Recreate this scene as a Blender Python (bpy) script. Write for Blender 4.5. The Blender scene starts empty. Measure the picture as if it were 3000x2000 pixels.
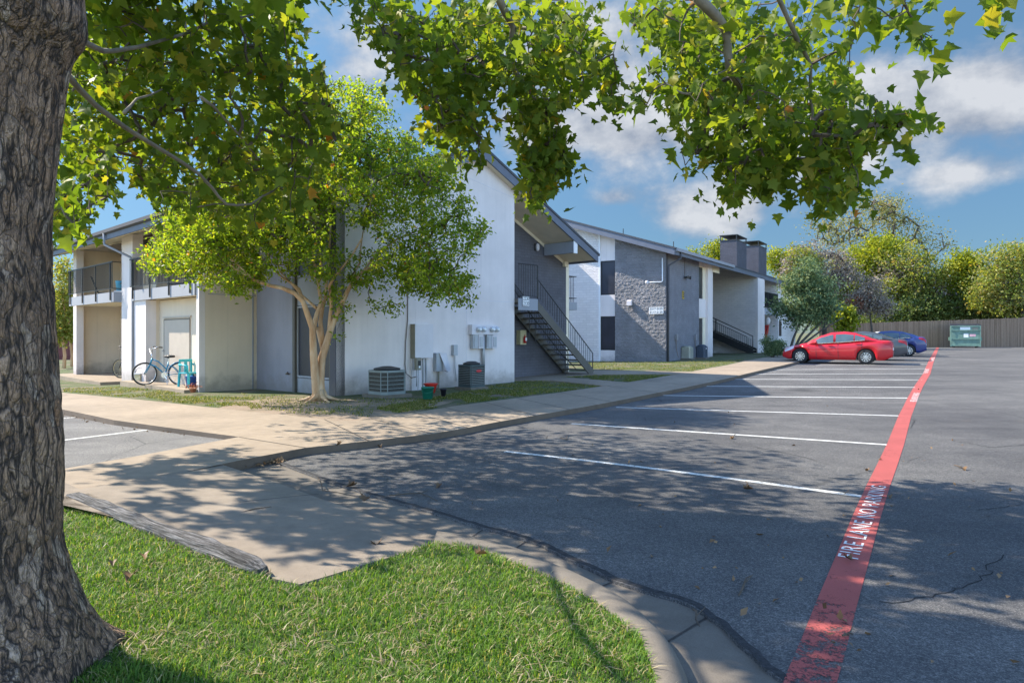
import bpy, bmesh, math, random
import numpy as np
from mathutils import Vector, Matrix, noise as mnoise
from mathutils.geometry import tessellate_polygon
R = math.radians
random.seed(11)
rng = np.random.default_rng(11)
SC = bpy.context.scene
COL = SC.collection

# ------------------------------------------------------------------ camera, sky, sun, exposure
CAM_H = 1.55; FPX = 2000.0; HOR = 975.0          # focal length and horizon, in pixels of the 3000 px photograph
cam = bpy.data.cameras.new('camera'); cam.lens = 24.0; cam.sensor_width = 36.0
cam.shift_y = -25.0/3000.0; cam.clip_start = 0.05; cam.clip_end = 3000
cam_o = bpy.data.objects.new('camera', cam); COL.objects.link(cam_o)
cam_o.location = (0, 0, CAM_H); cam_o.rotation_euler = (R(90), 0, 0)
SC.camera = cam_o
SC.view_settings.view_transform = 'Standard'; SC.view_settings.look = 'None'
SC.view_settings.gamma = 1; SC.view_settings.exposure = EXPOSURE = 1.15
SUN_DIR = Vector((-.695, .264, .669)).normalized()
SUN_EL = math.asin(SUN_DIR.z); SUN_AZ = math.atan2(SUN_DIR.x, SUN_DIR.y)
sun = bpy.data.lights.new('sun', 'SUN'); sun.energy = 5.0; sun.angle = R(0.53); sun.color = (1.0, .91, .77)
sun_o = bpy.data.objects.new('sun', sun); COL.objects.link(sun_o)
sun_o.location = SUN_DIR*60; sun_o.rotation_euler = SUN_DIR.to_track_quat('Z', 'Y').to_euler()

W = bpy.data.worlds.new('World'); SC.world = W; W.use_nodes = True
def world():
    nt = W.node_tree; N = nt.nodes; L = nt.links; N.clear()
    def n(t, **k):
        a = N.new(t)
        for q, v in k.items(): setattr(a, q, v)
        return a
    def m(op, a, b=None, c=None):
        x = n('ShaderNodeMath', operation=op)
        for i, v in enumerate((a, b, c)):
            if v is None: continue
            if isinstance(v, (int, float)): x.inputs[i].default_value = v
            else: L.new(v, x.inputs[i])
        return x.outputs[0]
    sky = n('ShaderNodeTexSky', sky_type='NISHITA'); sky.sun_disc = False
    sky.sun_elevation = SUN_EL; sky.sun_rotation = SUN_AZ
    sky.altitude = 200; sky.air_density = 1.0; sky.dust_density = 0.3; sky.ozone_density = 3.0
    tc = n('ShaderNodeTexCoord'); sep = n('ShaderNodeSeparateXYZ'); L.new(tc.outputs['Generated'], sep.inputs[0])
    az = m('ARCTAN2', sep.outputs[0], sep.outputs[1]); el = m('ARCSINE', sep.outputs[2])
    blobs = [(2780,285,400,130,1.25),(2300,330,330,90,.72),(2110,615,200,75,1.25),(2830,515,170,52,1.0),(1700,190,330,260,1.05),(1080,100,190,190,.75),
             (1700,385,330,75,.75),(2400,450,420,110,.8),(1800,580,70,28,.7),(-900,300,600,150,.9),(4200,300,600,200,.9),(300,-1600,900,500,.8),(2600,-1400,800,400,.8)]
    tot = None
    for px, py, rx, ry, amp in blobs:
        u, v = (px-1500)/FPX, (HOR-py)/FPX
        a0 = math.atan(u); e0 = math.atan2(v, math.hypot(1, u)); k = math.cos(a0)
        ra, re = rx/FPX*k*k, ry/FPX*k
        dx = m('DIVIDE', m('SUBTRACT', az, a0), ra); dy = m('DIVIDE', m('SUBTRACT', el, e0), re)
        g = m('MULTIPLY', m('EXPONENT', m('MULTIPLY', m('ADD', m('MULTIPLY', dx, dx), m('MULTIPLY', dy, dy)), -.9)), amp)
        tot = g if tot is None else m('ADD', tot, g)
    def cl_noise(off, scale=1.0):
        cv = n('ShaderNodeCombineXYZ'); L.new(m('MULTIPLY', az, 1.0), cv.inputs[0]); L.new(m('MULTIPLY', m('ADD', el, off), 1.35), cv.inputs[1])
        nz = n('ShaderNodeTexNoise'); nz.inputs['Scale'].default_value = 7.5*scale; nz.inputs['Detail'].default_value = 10; nz.inputs['Roughness'].default_value = .58
        L.new(cv.outputs[0], nz.inputs['Vector']); return nz.outputs[0]
    n1 = cl_noise(0.0); n2 = cl_noise(.035)
    dens = m('ADD', m('MULTIPLY', tot, .62), m('MULTIPLY', m('SUBTRACT', n1, .5), 1.75))
    mr = n('ShaderNodeMapRange', interpolation_type='SMOOTHSTEP'); L.new(dens, mr.inputs[0])
    mr.inputs[1].default_value = .16; mr.inputs[2].default_value = .78; mr.inputs[3].default_value = 0; mr.inputs[4].default_value = .93
    li = m('MULTIPLY', m('SUBTRACT', n1, n2), 2.6)
    lit = n('ShaderNodeMapRange'); L.new(m('ADD', li, m('MULTIPLY', dens, .55)), lit.inputs[0])
    lit.inputs[1].default_value = -.1; lit.inputs[2].default_value = .75
    cc = n('ShaderNodeMix', data_type='RGBA'); L.new(lit.outputs[0], cc.inputs[0])
    cc.inputs[6].default_value = (1.5, 1.72, 2.15, 1); cc.inputs[7].default_value = (3.3, 3.4, 3.6, 1)
    tint = n('ShaderNodeMix', data_type='RGBA', blend_type='MULTIPLY'); tint.inputs[0].default_value = 1
    L.new(sky.outputs[0], tint.inputs[6]); tint.inputs[7].default_value = SKY_TINT
    # hand-set sky gain: raised overhead and behind for extra fill, lowered low in front
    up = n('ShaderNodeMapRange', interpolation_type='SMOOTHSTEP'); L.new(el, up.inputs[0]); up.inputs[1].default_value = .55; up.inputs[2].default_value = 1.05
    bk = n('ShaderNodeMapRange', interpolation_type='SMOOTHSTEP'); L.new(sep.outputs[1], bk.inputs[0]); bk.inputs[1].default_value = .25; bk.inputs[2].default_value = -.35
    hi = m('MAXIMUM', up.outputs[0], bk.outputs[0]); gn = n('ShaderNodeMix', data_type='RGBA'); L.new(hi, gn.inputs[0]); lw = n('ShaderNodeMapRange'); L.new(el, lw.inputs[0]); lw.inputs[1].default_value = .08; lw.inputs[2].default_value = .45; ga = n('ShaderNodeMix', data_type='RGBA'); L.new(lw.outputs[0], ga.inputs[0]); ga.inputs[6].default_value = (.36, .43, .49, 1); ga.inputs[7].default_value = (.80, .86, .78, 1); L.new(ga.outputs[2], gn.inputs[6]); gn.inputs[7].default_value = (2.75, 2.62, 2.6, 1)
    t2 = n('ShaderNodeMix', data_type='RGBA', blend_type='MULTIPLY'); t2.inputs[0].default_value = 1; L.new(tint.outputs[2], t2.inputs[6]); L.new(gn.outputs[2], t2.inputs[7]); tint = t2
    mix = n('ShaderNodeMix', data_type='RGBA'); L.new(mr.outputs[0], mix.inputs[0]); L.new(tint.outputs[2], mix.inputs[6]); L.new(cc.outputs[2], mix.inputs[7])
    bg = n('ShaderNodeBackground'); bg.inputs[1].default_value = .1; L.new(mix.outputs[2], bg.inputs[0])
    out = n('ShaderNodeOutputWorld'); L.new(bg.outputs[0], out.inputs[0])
SKY_TINT = (.78, .86, .9, 1)
world()

# ------------------------------------------------------------------ terrain and unprojection
P0 = (-4.43, 17.2); TH = R(43.5)
def sp(v, k=1.5): return .5*(v+math.sqrt(v*v+k*k))
def gz(x, y):                                     # gentle fall of the ground to the left and rise to the far right
    dx, dy = x-P0[0], y-P0[1]
    s = dx*math.sin(TH)+dy*math.cos(TH); t = -dx*math.cos(TH)+dy*math.sin(TH)
    r = .023*sp(s-7); r = .32*math.tanh(r/.32)
    f = .02*sp(t-1); f = .3*math.tanh(f/.3)
    return r-f
def G(px, py, off=0.0):                           # a point of the ground seen at that pixel of the photograph
    Y = 20.0
    for i in range(50):
        X = (px-1500)/FPX*Y
        Y = .5*Y+.5*FPX*(CAM_H-gz(X, Y)-off)/(py-HOR)
    return Vector((X, Y, gz(X, Y)+off))
def AT(px, py, Y):                                # a point at depth Y
    return Vector(((px-1500)/FPX*Y, Y, CAM_H+(HOR-py)/FPX*Y))

# ------------------------------------------------------------------ materials
MATS = {}
def mat(name): return MATS[name]
class NT:
    def __init__(s, name):
        s.m = bpy.data.materials.new(name); s.m.use_nodes = True; MATS[name] = s.m
        s.N = s.m.node_tree.nodes; s.L = s.m.node_tree.links
        s.b = s.N['Principled BSDF']; s.out = s.N['Material Output']; s.tc = None
    def n(s, t, **k):
        a = s.N.new(t)
        for q, v in k.items(): setattr(a, q, v)
        return a
    def link(s, a, b): s.L.new(a, b)
    def co(s, space='Object', scale=None):
        if s.tc is None: s.tc = s.n('ShaderNodeTexCoord')
        if scale is None: return s.tc.outputs[space]
        mp = s.n('ShaderNodeMapping'); mp.inputs['Scale'].default_value = scale; s.link(s.tc.outputs[space], mp.inputs[0]); return mp.outputs[0]
    def noise(s, scale, detail=4, rough=.55, vec=None, dist=0):
        a = s.n('ShaderNodeTexNoise'); a.inputs['Scale'].default_value = scale; a.inputs['Detail'].default_value = detail
        a.inputs['Roughness'].default_value = rough; a.inputs['Distortion'].default_value = dist
        s.link(vec if vec is not None else s.co(), a.inputs['Vector']); return a.outputs[0]
    def vor(s, scale, feature='F1', vec=None, rand=1.0):
        a = s.n('ShaderNodeTexVoronoi', feature=feature); a.inputs['Scale'].default_value = scale; a.inputs['Randomness'].default_value = rand
        s.link(vec if vec is not None else s.co(), a.inputs['Vector']); return a
    def ramp(s, fac, stops, interp='LINEAR'):
        r = s.n('ShaderNodeValToRGB'); r.color_ramp.interpolation = interp; e = r.color_ramp.elements
        while len(e) < len(stops): e.new(.5)
        for q, (p, c) in zip(e, stops): q.position = p; q.color = (*c, 1) if len(c) == 3 else c
        s.link(fac, r.inputs[0]); return r.outputs[0]
    def mix(s, fac, a, b, blend='MIX'):
        x = s.n('ShaderNodeMix', data_type='RGBA', blend_type=blend)
        for i, v in ((0, fac), (6, a), (7, b)):
            if isinstance(v, (int, float)): x.inputs[i].default_value = v
            elif isinstance(v, tuple): x.inputs[i].default_value = (*v, 1) if len(v) == 3 else v
            else: s.link(v, x.inputs[i])
        return x.outputs[2]
    def math(s, op, a, b=None, c=None):
        x = s.n('ShaderNodeMath', operation=op)
        for i, v in enumerate((a, b, c)):
            if v is None: continue
            if isinstance(v, (int, float)): x.inputs[i].default_value = v
            else: s.link(v, x.inputs[i])
        return x.outputs[0]
    def col(s, c):
        if isinstance(c, tuple): s.b.inputs['Base Color'].default_value = (*c, 1)
        else: s.link(c, s.b.inputs['Base Color'])
        return s
    def set(s, **k):
        for q, v in k.items(): s.b.inputs[q.replace('_', ' ')].default_value = v
        return s
    def bump(s, h, strength=.3, dist=.01):
        b = s.n('ShaderNodeBump'); b.inputs['Strength'].default_value = strength; b.inputs['Distance'].default_value = dist
        s.link(h, b.inputs['Height']); s.link(b.outputs[0], s.b.inputs['Normal']); return s

def simple(name, c, rough=.6, metal=0.0, var=.12, scale=3.0, bump=0.0, bscale=60):
    t = NT(name); d = tuple(v*(1-var) for v in c); e = tuple(min(1, v*(1+var)) for v in c)
    t.col(t.ramp(t.noise(scale, 5), [(.3, d), (.7, e)])); t.set(Roughness=rough, Metallic=metal)
    if bump: t.bump(t.noise(bscale, 3), bump, .01)
    return t
def stucco(name, c, streak=.10, bump=.25, splash=True):
    t = NT(name)
    big = t.noise(.55, 5, .6); st = t.noise(1.0, 5, .6, t.co(scale=(5, 5, .35)))
    f = t.math('ADD', t.math('MULTIPLY', big, .75), t.math('MULTIPLY', st, .25))
    d = tuple(v*(1-streak*1.5) for v in c); e = tuple(min(1, v*(1+streak*.6)) for v in c)
    cc = t.ramp(f, [(.32, d), (.62, e)])
    sp = t.noise(38, 4, .7); cc = t.mix(t.ramp(sp, [(.68, (0, 0, 0)), (.78, (.16, .16, .16))]), cc, tuple(v*.62 for v in c))
    if splash:
        sz = t.n('ShaderNodeSeparateXYZ'); t.link(t.co(), sz.inputs[0]); zz = t.math('ADD', sz.outputs[2], t.math('MULTIPLY', t.math('SUBTRACT', t.noise(2.6, 6, .7), .5), 1.1))
        cc = t.mix(t.ramp(zz, [(.0, (.55, .55, .55)), (.42, (0, 0, 0))]), cc, (.17, .14, .115))
        dr = t.noise(1.0, 5, .65, t.co(scale=(9, 9, .22))); cc = t.mix(t.ramp(dr, [(.60, (0, 0, 0)), (.76, (.28, .28, .28))]), cc, tuple(v*.55 for v in c))
    t.col(cc).set(Roughness=.85)
    t.bump(t.math('ADD', t.noise(55, 6, .65), t.math('MULTIPLY', t.noise(9, 3), .6)), bump, .012); return t
stucco('stucco_white', (.735, .66, .635)); stucco('stucco_cream', (.70, .585, .455), .08); stucco('stucco_grey', (.25, .24, .265), .12)
stucco('trim_dark', (.085, .085, .10), .08, .1); stucco('trim_grey', (.30, .31, .34), .06, .08)
simple('soffit_cream', (.80, .69, .52), .8, var=.06); simple('trim_white', (.78, .78, .80), .6, var=.05)
simple('fascia_grey', (.125, .14, .18), .6, var=.10); simple('rail_black', (.018, .019, .021), .45); simple('stair_brown', (.10, .09, .075), .6, bump=.1)
simple('tread', (.15, .14, .125), .85, bump=.3); simple('door_cream', (.47, .40, .33), .6, var=.04)
def brickmat(name, c, bump, scale=1.0, rough_amt=1.0, contrast=.18, proud=.02):
    t = NT(name)
    br = t.n('ShaderNodeTexBrick'); br.inputs['Scale'].default_value = 1.0; br.inputs['Brick Width'].default_value = .30*scale; br.inputs['Row Height'].default_value = .10*scale
    br.inputs['Mortar Size'].default_value = .012; br.inputs['Mortar Smooth'].default_value = .4; br.offset = .5
    sep = t.n('ShaderNodeSeparateXYZ'); t.link(t.co(), sep.inputs[0]); cv = t.n('ShaderNodeCombineXYZ')
    t.link(t.math('ADD', sep.outputs[0], sep.outputs[1]), cv.inputs[0]); t.link(sep.outputs[2], cv.inputs[1])
    wn = t.n('ShaderNodeTexNoise'); wn.inputs['Scale'].default_value = 5; t.link(t.co(), wn.inputs['Vector'])
    va = t.n('ShaderNodeVectorMath', operation='MULTIPLY_ADD'); t.link(wn.outputs[1], va.inputs[0]); va.inputs[1].default_value = (.03, .03, 0); t.link(cv.outputs[0], va.inputs[2])
    t.link(va.outputs[0], br.inputs['Vector'])
    br.inputs['Color1'].default_value = (.7, .7, .7, 1); br.inputs['Color2'].default_value = (1, 1, 1, 1); br.inputs['Mortar'].default_value = (.45, .45, .45, 1)
    h = t.math('ADD', t.math('MULTIPLY', br.outputs[0], .8), t.math('MULTIPLY', t.noise(16, 5, .62), rough_amt))
    d = tuple(v*(1-contrast) for v in c); e = tuple(v*(1+contrast) for v in c)
    cc = t.ramp(t.noise(1.3, 6, .65), [(.3, d), (.7, e)]); cc = t.mix(.35, cc, t.mix(1.0, cc, br.outputs[0], 'MULTIPLY'))
    t.col(cc).set(Roughness=.9); t.bump(h, bump, proud); return t
brickmat('brick_grey', (.20, .20, .225), .75); brickmat('stone_grey', (.25, .245, .26), .6, 1.7, 3.2, .2, .07); brickmat('brick_white', (.78, .73, .715), .8, 1.3, 1.6, .06, .03)
brickmat('brick_chimney', (.085, .085, .105), .6); brickmat('brick_slate', (.115, .112, .13), .6)
def roofmat():
    t = NT('shingles'); c = t.ramp(t.noise(24, 4), [(.3, (.045, .05, .06)), (.7, (.11, .115, .13))]); t.col(c).set(Roughness=.95); t.bump(t.noise(30, 3), .6, .02)
roofmat()
def asphalt(name, base, warm=(1, 1, 1.02), stain=True):
    t = NT(name); b = base
    g = t.noise(260, 3, .7); mid = t.noise(45, 4, .7); big = t.noise(.28, 6, .62); med = t.noise(1.6, 5, .6)
    f = t.math('ADD', t.math('MULTIPLY', g, .30), t.math('ADD', t.math('MULTIPLY', t.noise(115, 2, .6), .42), t.math('MULTIPLY', mid, .28)))
    cc = t.ramp(f, [(.36, (b*.30, b*.30, b*.32)), (.5, (b*.90, b*.90, b*.91)), (.60, (b*2.3, b*2.2, b*2.08))])
    cc = t.mix(1.0, cc, t.ramp(big, [(.3, (.64, .64, .66)), (.7, (1.30, 1.28, 1.24))]), 'MULTIPLY')
    cc = t.mix(1.0, cc, t.ramp(med, [(.35, (.86, .86, .87)), (.65, (1.1, 1.1, 1.09))]), 'MULTIPLY')
    st = t.vor(95); cc = t.mix(t.ramp(st.outputs['Distance'], [(.06, (.8, .8, .8)), (.12, (0, 0, 0))]), cc, t.mix(t.noise(3), (b*1.2,)*3, (b*3.6, b*3.4, b*3.1)))
    if stain:
        ol = t.vor(.33); cc = t.mix(t.math('MULTIPLY', t.ramp(t.math('ADD', ol.outputs['Distance'], t.math('MULTIPLY', t.noise(5, 4, .6), .16)), [(.12, (1, 1, 1)), (.28, (0, 0, 0))]), .75), cc, (b*.34,)*3)
        tr = t.noise(1.0, 5, .6, t.co(scale=(.22, 1.6, 1))); cc = t.mix(1.0, cc, t.ramp(tr, [(.3, (.84, .84, .85)), (.68, (1.14, 1.13, 1.12))]), 'MULTIPLY')
        rust = t.noise(.75, 3, .5); cc = t.mix(t.ramp(rust, [(.66, (0, 0, 0)), (.78, (.35, .35, .35))]), cc, (b*1.5, b*1.1, b*.7))
        cr = t.vor(.42, 'DISTANCE_TO_EDGE', t.mix(.22, t.co(), t.n_color(.9)) if hasattr(t, 'n_color') else None)
        cm = t.math('MULTIPLY', t.ramp(cr.outputs['Distance'], [(.0, (1, 1, 1)), (.006, (0, 0, 0))]), t.ramp(t.noise(.33, 2), [(.50, (0, 0, 0)), (.6, (1, 1, 1))]))
        cc = t.mix(t.math('MULTIPLY', cm, .8), cc, (b*.25,)*3)
    t.col(cc).set(Roughness=.82); t.b.inputs['Specular IOR Level'].default_value = .35
    t.bump(t.math('ADD', g, t.math('MULTIPLY', mid, .8)), .55, .012)
NT.n_color = lambda s, sc: (lambda a: (setattr(a.inputs['Scale'], 'default_value', sc), s.link(s.co(), a.inputs['Vector']), a.outputs[1])[2])(s.n('ShaderNodeTexNoise'))
asphalt('asphalt', .098); asphalt('asphalt_worn', .14)
def concrete(name, c):
    t = NT(name); big = t.noise(.6, 6, .65); fine = t.noise(170, 3, .7); med = t.noise(6, 5, .6)
    cc = t.ramp(big, [(.28, tuple(v*.74 for v in c)), (.7, tuple(v*1.14 for v in c))])
    cc = t.mix(1.0, cc, t.ramp(fine, [(.35, (.8, .8, .8)), (.65, (1.14, 1.13, 1.1))]), 'MULTIPLY')
    cc = t.mix(1.0, cc, t.ramp(med, [(.3, (.86, .85, .83)), (.7, (1.08, 1.08, 1.07))]), 'MULTIPLY')
    dk = t.noise(2.3, 7, .7); cc = t.mix(t.ramp(dk, [(.62, (0, 0, 0)), (.74, (.5, .5, .5))]), cc, tuple(v*.5 for v in c))
    t.col(cc).set(Roughness=.9); t.bump(t.math('ADD', fine, med), .25, .008)
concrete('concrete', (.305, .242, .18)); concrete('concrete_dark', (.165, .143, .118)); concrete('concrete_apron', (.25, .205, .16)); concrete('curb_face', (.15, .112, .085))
def soil(name, dirt, grassy, amt):
    t = NT(name); a = t.noise(1.3, 6, .65); f = t.noise(40, 5, .7)
    cc = t.mix(t.ramp(t.noise(.9, 5, .7), [(amt-.1, (0, 0, 0)), (amt+.1, (1, 1, 1))]), t.ramp(f, [(.3, tuple(v*.5 for v in grassy)), (.7, tuple(v*1.5 for v in grassy))]), t.ramp(f, [(.3, tuple(v*.6 for v in dirt)), (.7, tuple(v*1.3 for v in dirt))]))
    t.col(cc).set(Roughness=1.0); t.bump(t.math('ADD', f, a), .8, .03)
soil('lawn_soil', (.20, .15, .105), (.075, .10, .03), .56); soil('front_soil', (.085, .075, .035), (.05, .085, .018), .62); soil('ground_soil', (.2, .16, .11), (.08, .10, .035), .55)
soil('bare_soil', (.30, .225, .16), (.11, .095, .05), .42)
def leafmat(name, stops, trans=.42, tcol=(1.0, 1.0, .35), rough=.5, backdark=1.0):
    t = NT(name); geo = t.n('ShaderNodeNewGeometry'); c = t.ramp(geo.outputs['Random Per Island'], stops)
    t.col(c).set(Roughness=rough); t.b.inputs['Specular IOR Level'].default_value = .16
    tr = t.n('ShaderNodeBsdfTranslucent'); t.link(t.mix(1.0, c, tuple(v for v in tcol), 'MULTIPLY'), tr.inputs[0])
    ms = t.n('ShaderNodeMixShader'); ms.inputs[0].default_value = trans; t.link(t.b.outputs[0], ms.inputs[1]); t.link(tr.outputs[0], ms.inputs[2]); t.link(ms.outputs[0], t.out.inputs[0])
leafmat('leaf_sycamore', [(0, (.075, .115, .018)), (.4, (.11, .16, .022)), (.78, (.16, .20, .028)), (.95, (.23, .23, .035)), (.992, (.28, .23, .03)), (1, (.45, .13, .03))], .52, (1.75, 1.8, .5))
leafmat('leaf_crape', [(0, (.09, .15, .024)), (.5, (.15, .235, .03)), (.85, (.22, .28, .038)), (.988, (.27, .27, .035)), (1, (.4, .14, .04))], .58, (2.2, 2.0, .5), .4)
leafmat('leaf_bright', [(0, (.12, .16, .02)), (.6, (.22, .27, .03)), (1, (.34, .34, .045))], .45, (2.0, 1.8, .5))
leafmat('leaf_mid', [(0, (.125, .165, .035)), (.6, (.21, .25, .055)), (.9, (.30, .28, .085)), (1, (.36, .26, .10))], .4, (2, 1.8, .6))
leafmat('leaf_dark', [(0, (.065, .105, .03)), (.7, (.13, .175, .045)), (1, (.21, .21, .07))], .3, (1.6, 1.5, .6))
leafmat('leaf_pale', [(0, (.15, .17, .07)), (.6, (.24, .25, .10)), (1, (.33, .27, .12))], .4, (1.6, 1.5, .8))
leafmat('leaf_juniper', [(0, (.07, .13, .06)), (.6, (.17, .235, .11)), (1, (.30, .33, .15))], .25, (1.3, 1.3, .8))
leafmat('leaf_greybrown', [(0, (.22, .185, .16)), (.6, (.31, .27, .24)), (1, (.34, .29, .19))], .25, (1.2, 1.1, .9))
leafmat('leaf_russet', [(0, (.18, .06, .04)), (1, (.33, .12, .06))], .3, (1.3, 1.1, .8))
leafmat('grass_blade', [(0, (.06, .125, .018)), (.35, (.10, .19, .026)), (.66, (.14, .245, .035)), (.85, (.20, .26, .05)), (.93, (.34, .29, .13)), (1, (.45, .37, .22))], .35, (1.8, 1.9, .6))
leafmat('grass_dry', [(0, (.08, .12, .02)), (.5, (.14, .17, .03)), (.75, (.22, .2, .07)), (1, (.35, .28, .15))], .35, (1.6, 1.6, .6))
leafmat('dry_blade', [(0, (.26, .20, .10)), (1, (.50, .42, .27))], .3, (1.2, 1.1, .9))
leafmat('dry_leaf', [(0, (.13, .075, .04)), (1, (.30, .19, .10))], .1, (1, 1, 1))
def barkmat():
    t = NT('bark_sycamore')
    def ridge(sx, sz, det, warp=.06):             # long vertical fissures that fork and join
        v = t.mix(warp, t.co(), t.n_color(3.5)); mp = t.n('ShaderNodeMapping'); mp.inputs['Scale'].default_value = (sx, sx, sz); t.link(v, mp.inputs[0])
        return t.math('ABSOLUTE', t.math('MULTIPLY', t.math('SUBTRACT', t.noise(1.0, det, .55, mp.outputs[0]), .5), 2))
    r1 = ridge(17, 3.6, 2.5); r2 = ridge(38, 11, 3.0); mp = t.n('ShaderNodeMapping'); mp.inputs['Scale'].default_value = (1, 1, .42); t.link(t.mix(.10, t.co(), t.n_color(6)), mp.inputs[0])
    v = t.vor(21, 'DISTANCE_TO_EDGE', mp.outputs[0]); vc = t.vor(21, 'F1', mp.outputs[0]); cell = t.n('ShaderNodeSeparateColor'); t.link(vc.outputs['Color'], cell.inputs[0])
    plate = t.ramp(cell.outputs[0], [(0, (.28, .16, .095)), (.5, (.38, .235, .15)), (.82, (.45, .30, .21)), (.94, (.54, .42, .33)), (1, (.48, .25, .13))])
    plate = t.mix(.3, plate, (.39, .24, .155))
    plate = t.mix(1.0, plate, t.ramp(t.noise(38, 6, .72), [(.3, (.6, .6, .6)), (.7, (1.28, 1.25, 1.22))]), 'MULTIPLY')
    plate = t.mix(1.0, plate, t.ramp(t.noise(2.6, 4, .6), [(.3, (.75, .75, .75)), (.7, (1.2, 1.2, 1.2))]), 'MULTIPLY')
    c1 = t.ramp(r1, [(.015, (1, 1, 1)), (.10, (0, 0, 0))]); c2 = t.ramp(r2, [(.02, (.6, .6, .6)), (.10, (0, 0, 0))]); c3 = t.ramp(v.outputs['Distance'], [(.0, (.9, .9, .9)), (.045, (0, 0, 0))])
    cc = t.mix(c3, plate, (.14, .09, .065)); cc = t.mix(c2, cc, (.12, .08, .058)); cc = t.mix(c1, cc, (.055, .036, .027)); t.col(cc).set(Roughness=.95)
    h = t.math('ADD', t.ramp(r1, [(0, (0, 0, 0)), (.22, (1, 1, 1))]), t.math('ADD', t.math('MULTIPLY', t.ramp(r2, [(0, (0, 0, 0)), (.2, (1, 1, 1))]), .5), t.math('ADD', t.math('MULTIPLY', t.ramp(v.outputs['Distance'], [(0, (0, 0, 0)), (.06, (1, 1, 1))]), .3), t.math('MULTIPLY', t.noise(60, 5, .7), .35))))
    t.bump(h, 1.0, .025)
barkmat()
simple('bark_limb', (.19, .155, .115), .85, var=.35, scale=7, bump=.4, bscale=40); simple('bark_twig', (.09, .065, .045), .85, var=.3, scale=9)
def crapebark():
    t = NT('bark_crape'); f = t.noise(3.0, 6, .65, t.co(scale=(2.2, 2.2, .5)))
    t.col(t.ramp(f, [(.3, (.36, .19, .085)), (.5, (.50, .31, .165)), (.68, (.60, .45, .30))])).set(Roughness=.6); t.bump(t.noise(30, 4), .3, .01)
crapebark()
simple('bark_far', (.09, .075, .06), .9, var=.4, scale=6, bump=.5, bscale=20)
def paint(name, c, wear, wcol=(.07, .07, .072), full=False):
    t = NT(name); cc = t.ramp(t.noise(2, 5), [(.3, tuple(v*.86 for v in c)), (.7, tuple(min(1, v*1.08) for v in c))])
    cc = t.mix(1.0, cc, t.ramp(t.noise(220, 2), [(.3, (.8, .8, .8)), (.7, (1.12, 1.12, 1.12))]), 'MULTIPLY')
    w = t.noise(34, 6, .75)
    if wear == 'y':                               # the stripe is far more worn towards its near end and in patches along its run
        sy = t.n('ShaderNodeSeparateXYZ'); t.link(t.co(), sy.inputs[0])
        mr = t.n('ShaderNodeMapRange', interpolation_type='SMOOTHSTEP'); t.link(sy.outputs[1], mr.inputs[0]); mr.inputs[1].default_value = 3.4; mr.inputs[2].default_value = 5.2; mr.inputs[3].default_value = .155; mr.inputs[4].default_value = .045
        w = t.math('ADD', t.math('MULTIPLY', t.noise(55, 6, .78), .5), t.math('ADD', t.math('MULTIPLY', t.noise(9, 6, .7), .5), t.math('ADD', mr.outputs[0], t.math('MULTIPLY', t.math('SUBTRACT', t.noise(1.3, 4), .5), .34))))
        hole = t.ramp(w, [(.655, (0, 0, 0)), (.70, (1, 1, 1))])
    else: hole = t.ramp(w, [(wear, (0, 0, 0)), (wear+.035, (1, 1, 1))])
    t.col(cc).set(Roughness=.7); t.bump(t.noise(260, 3, .7), .4, .008)
    tb = t.n('ShaderNodeBsdfTransparent'); ms = t.n('ShaderNodeMixShader'); t.link(hole, ms.inputs[0]); t.link(t.b.outputs[0], ms.inputs[1]); t.link(tb.outputs[0], ms.inputs[2]); t.link(ms.outputs[0], t.out.inputs[0])
    return t
paint('paint_white', (.66, .66, .63), .565); paint('paint_stencil', (.78, .76, .74), .585)
paint('paint_red', (.38, .08, .07), 'y')
def carpaint(name, c):
    t = NT(name); t.col(c).set(Roughness=.35, Metallic=.0); t.b.inputs['Coat Weight'].default_value = .55; t.b.inputs['Coat Roughness'].default_value = .05
    t.bump(t.noise(3, 2), .02, .01)
carpaint('car_red', (.52, .006, .014)); carpaint('car_blue', (.015, .035, .16)); carpaint('car_grey', (.05, .055, .062)); carpaint('car_white', (.75, .75, .76))
def glass(name, c, rough=.06):
    t = NT(name); t.col(t.ramp(t.noise(1.2, 3), [(.3, tuple(v*.7 for v in c)), (.7, tuple(v*1.3 for v in c))])).set(Roughness=rough); t.b.inputs['Specular IOR Level'].default_value = .6
glass('car_glass', (.085, .125, .145)); glass('window_screen', (.020, .022, .034), .35)
simple('tyre', (.018, .018, .019), .85, bump=.2); simple('rim', (.55, .56, .58), .3, .8, .05); simple('black_plastic', (.02, .02, .022), .5); simple('chrome', (.7, .7, .7), .2, 1, .02)
simple('lamp_red', (.45, .02, .02), .2, var=.05); simple('lamp_clear', (.62, .64, .68), .15, .2, .05); simple('lamp_amber', (.7, .25, .05), .3)
simple('unit_grey', (.115, .13, .135), .55, .2, .1); simple('unit_dark', (.055, .08, .09), .45, .2, .1); simple('unit_fins', (.05, .05, .045), .6, .3, .4, 30); simple('unit_slat', (.20, .235, .235), .5, .2)
simple('unit_beige', (.36, .36, .30), .5, .1); simple('unit_navy', (.055, .075, .11), .5, .1); simple('badge_red', (.55, .03, .04), .4, var=.03)
simple('box_grey', (.42, .43, .45), .55, .2, .07); simple('box_olive', (.24, .22, .17), .7); simple('box_white', (.66, .62, .64), .6, var=.04); simple('meter_glass', (.6, .62, .65), .12, .3, .1); simple('conduit', (.38, .38, .39), .5, .3)
simple('cable_brown', (.16, .13, .11), .7); simple('tub_green', (.012, .17, .12), .4); simple('red_plastic', (.6, .03, .02), .35); simple('pot_black', (.018, .018, .03), .5)
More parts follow.
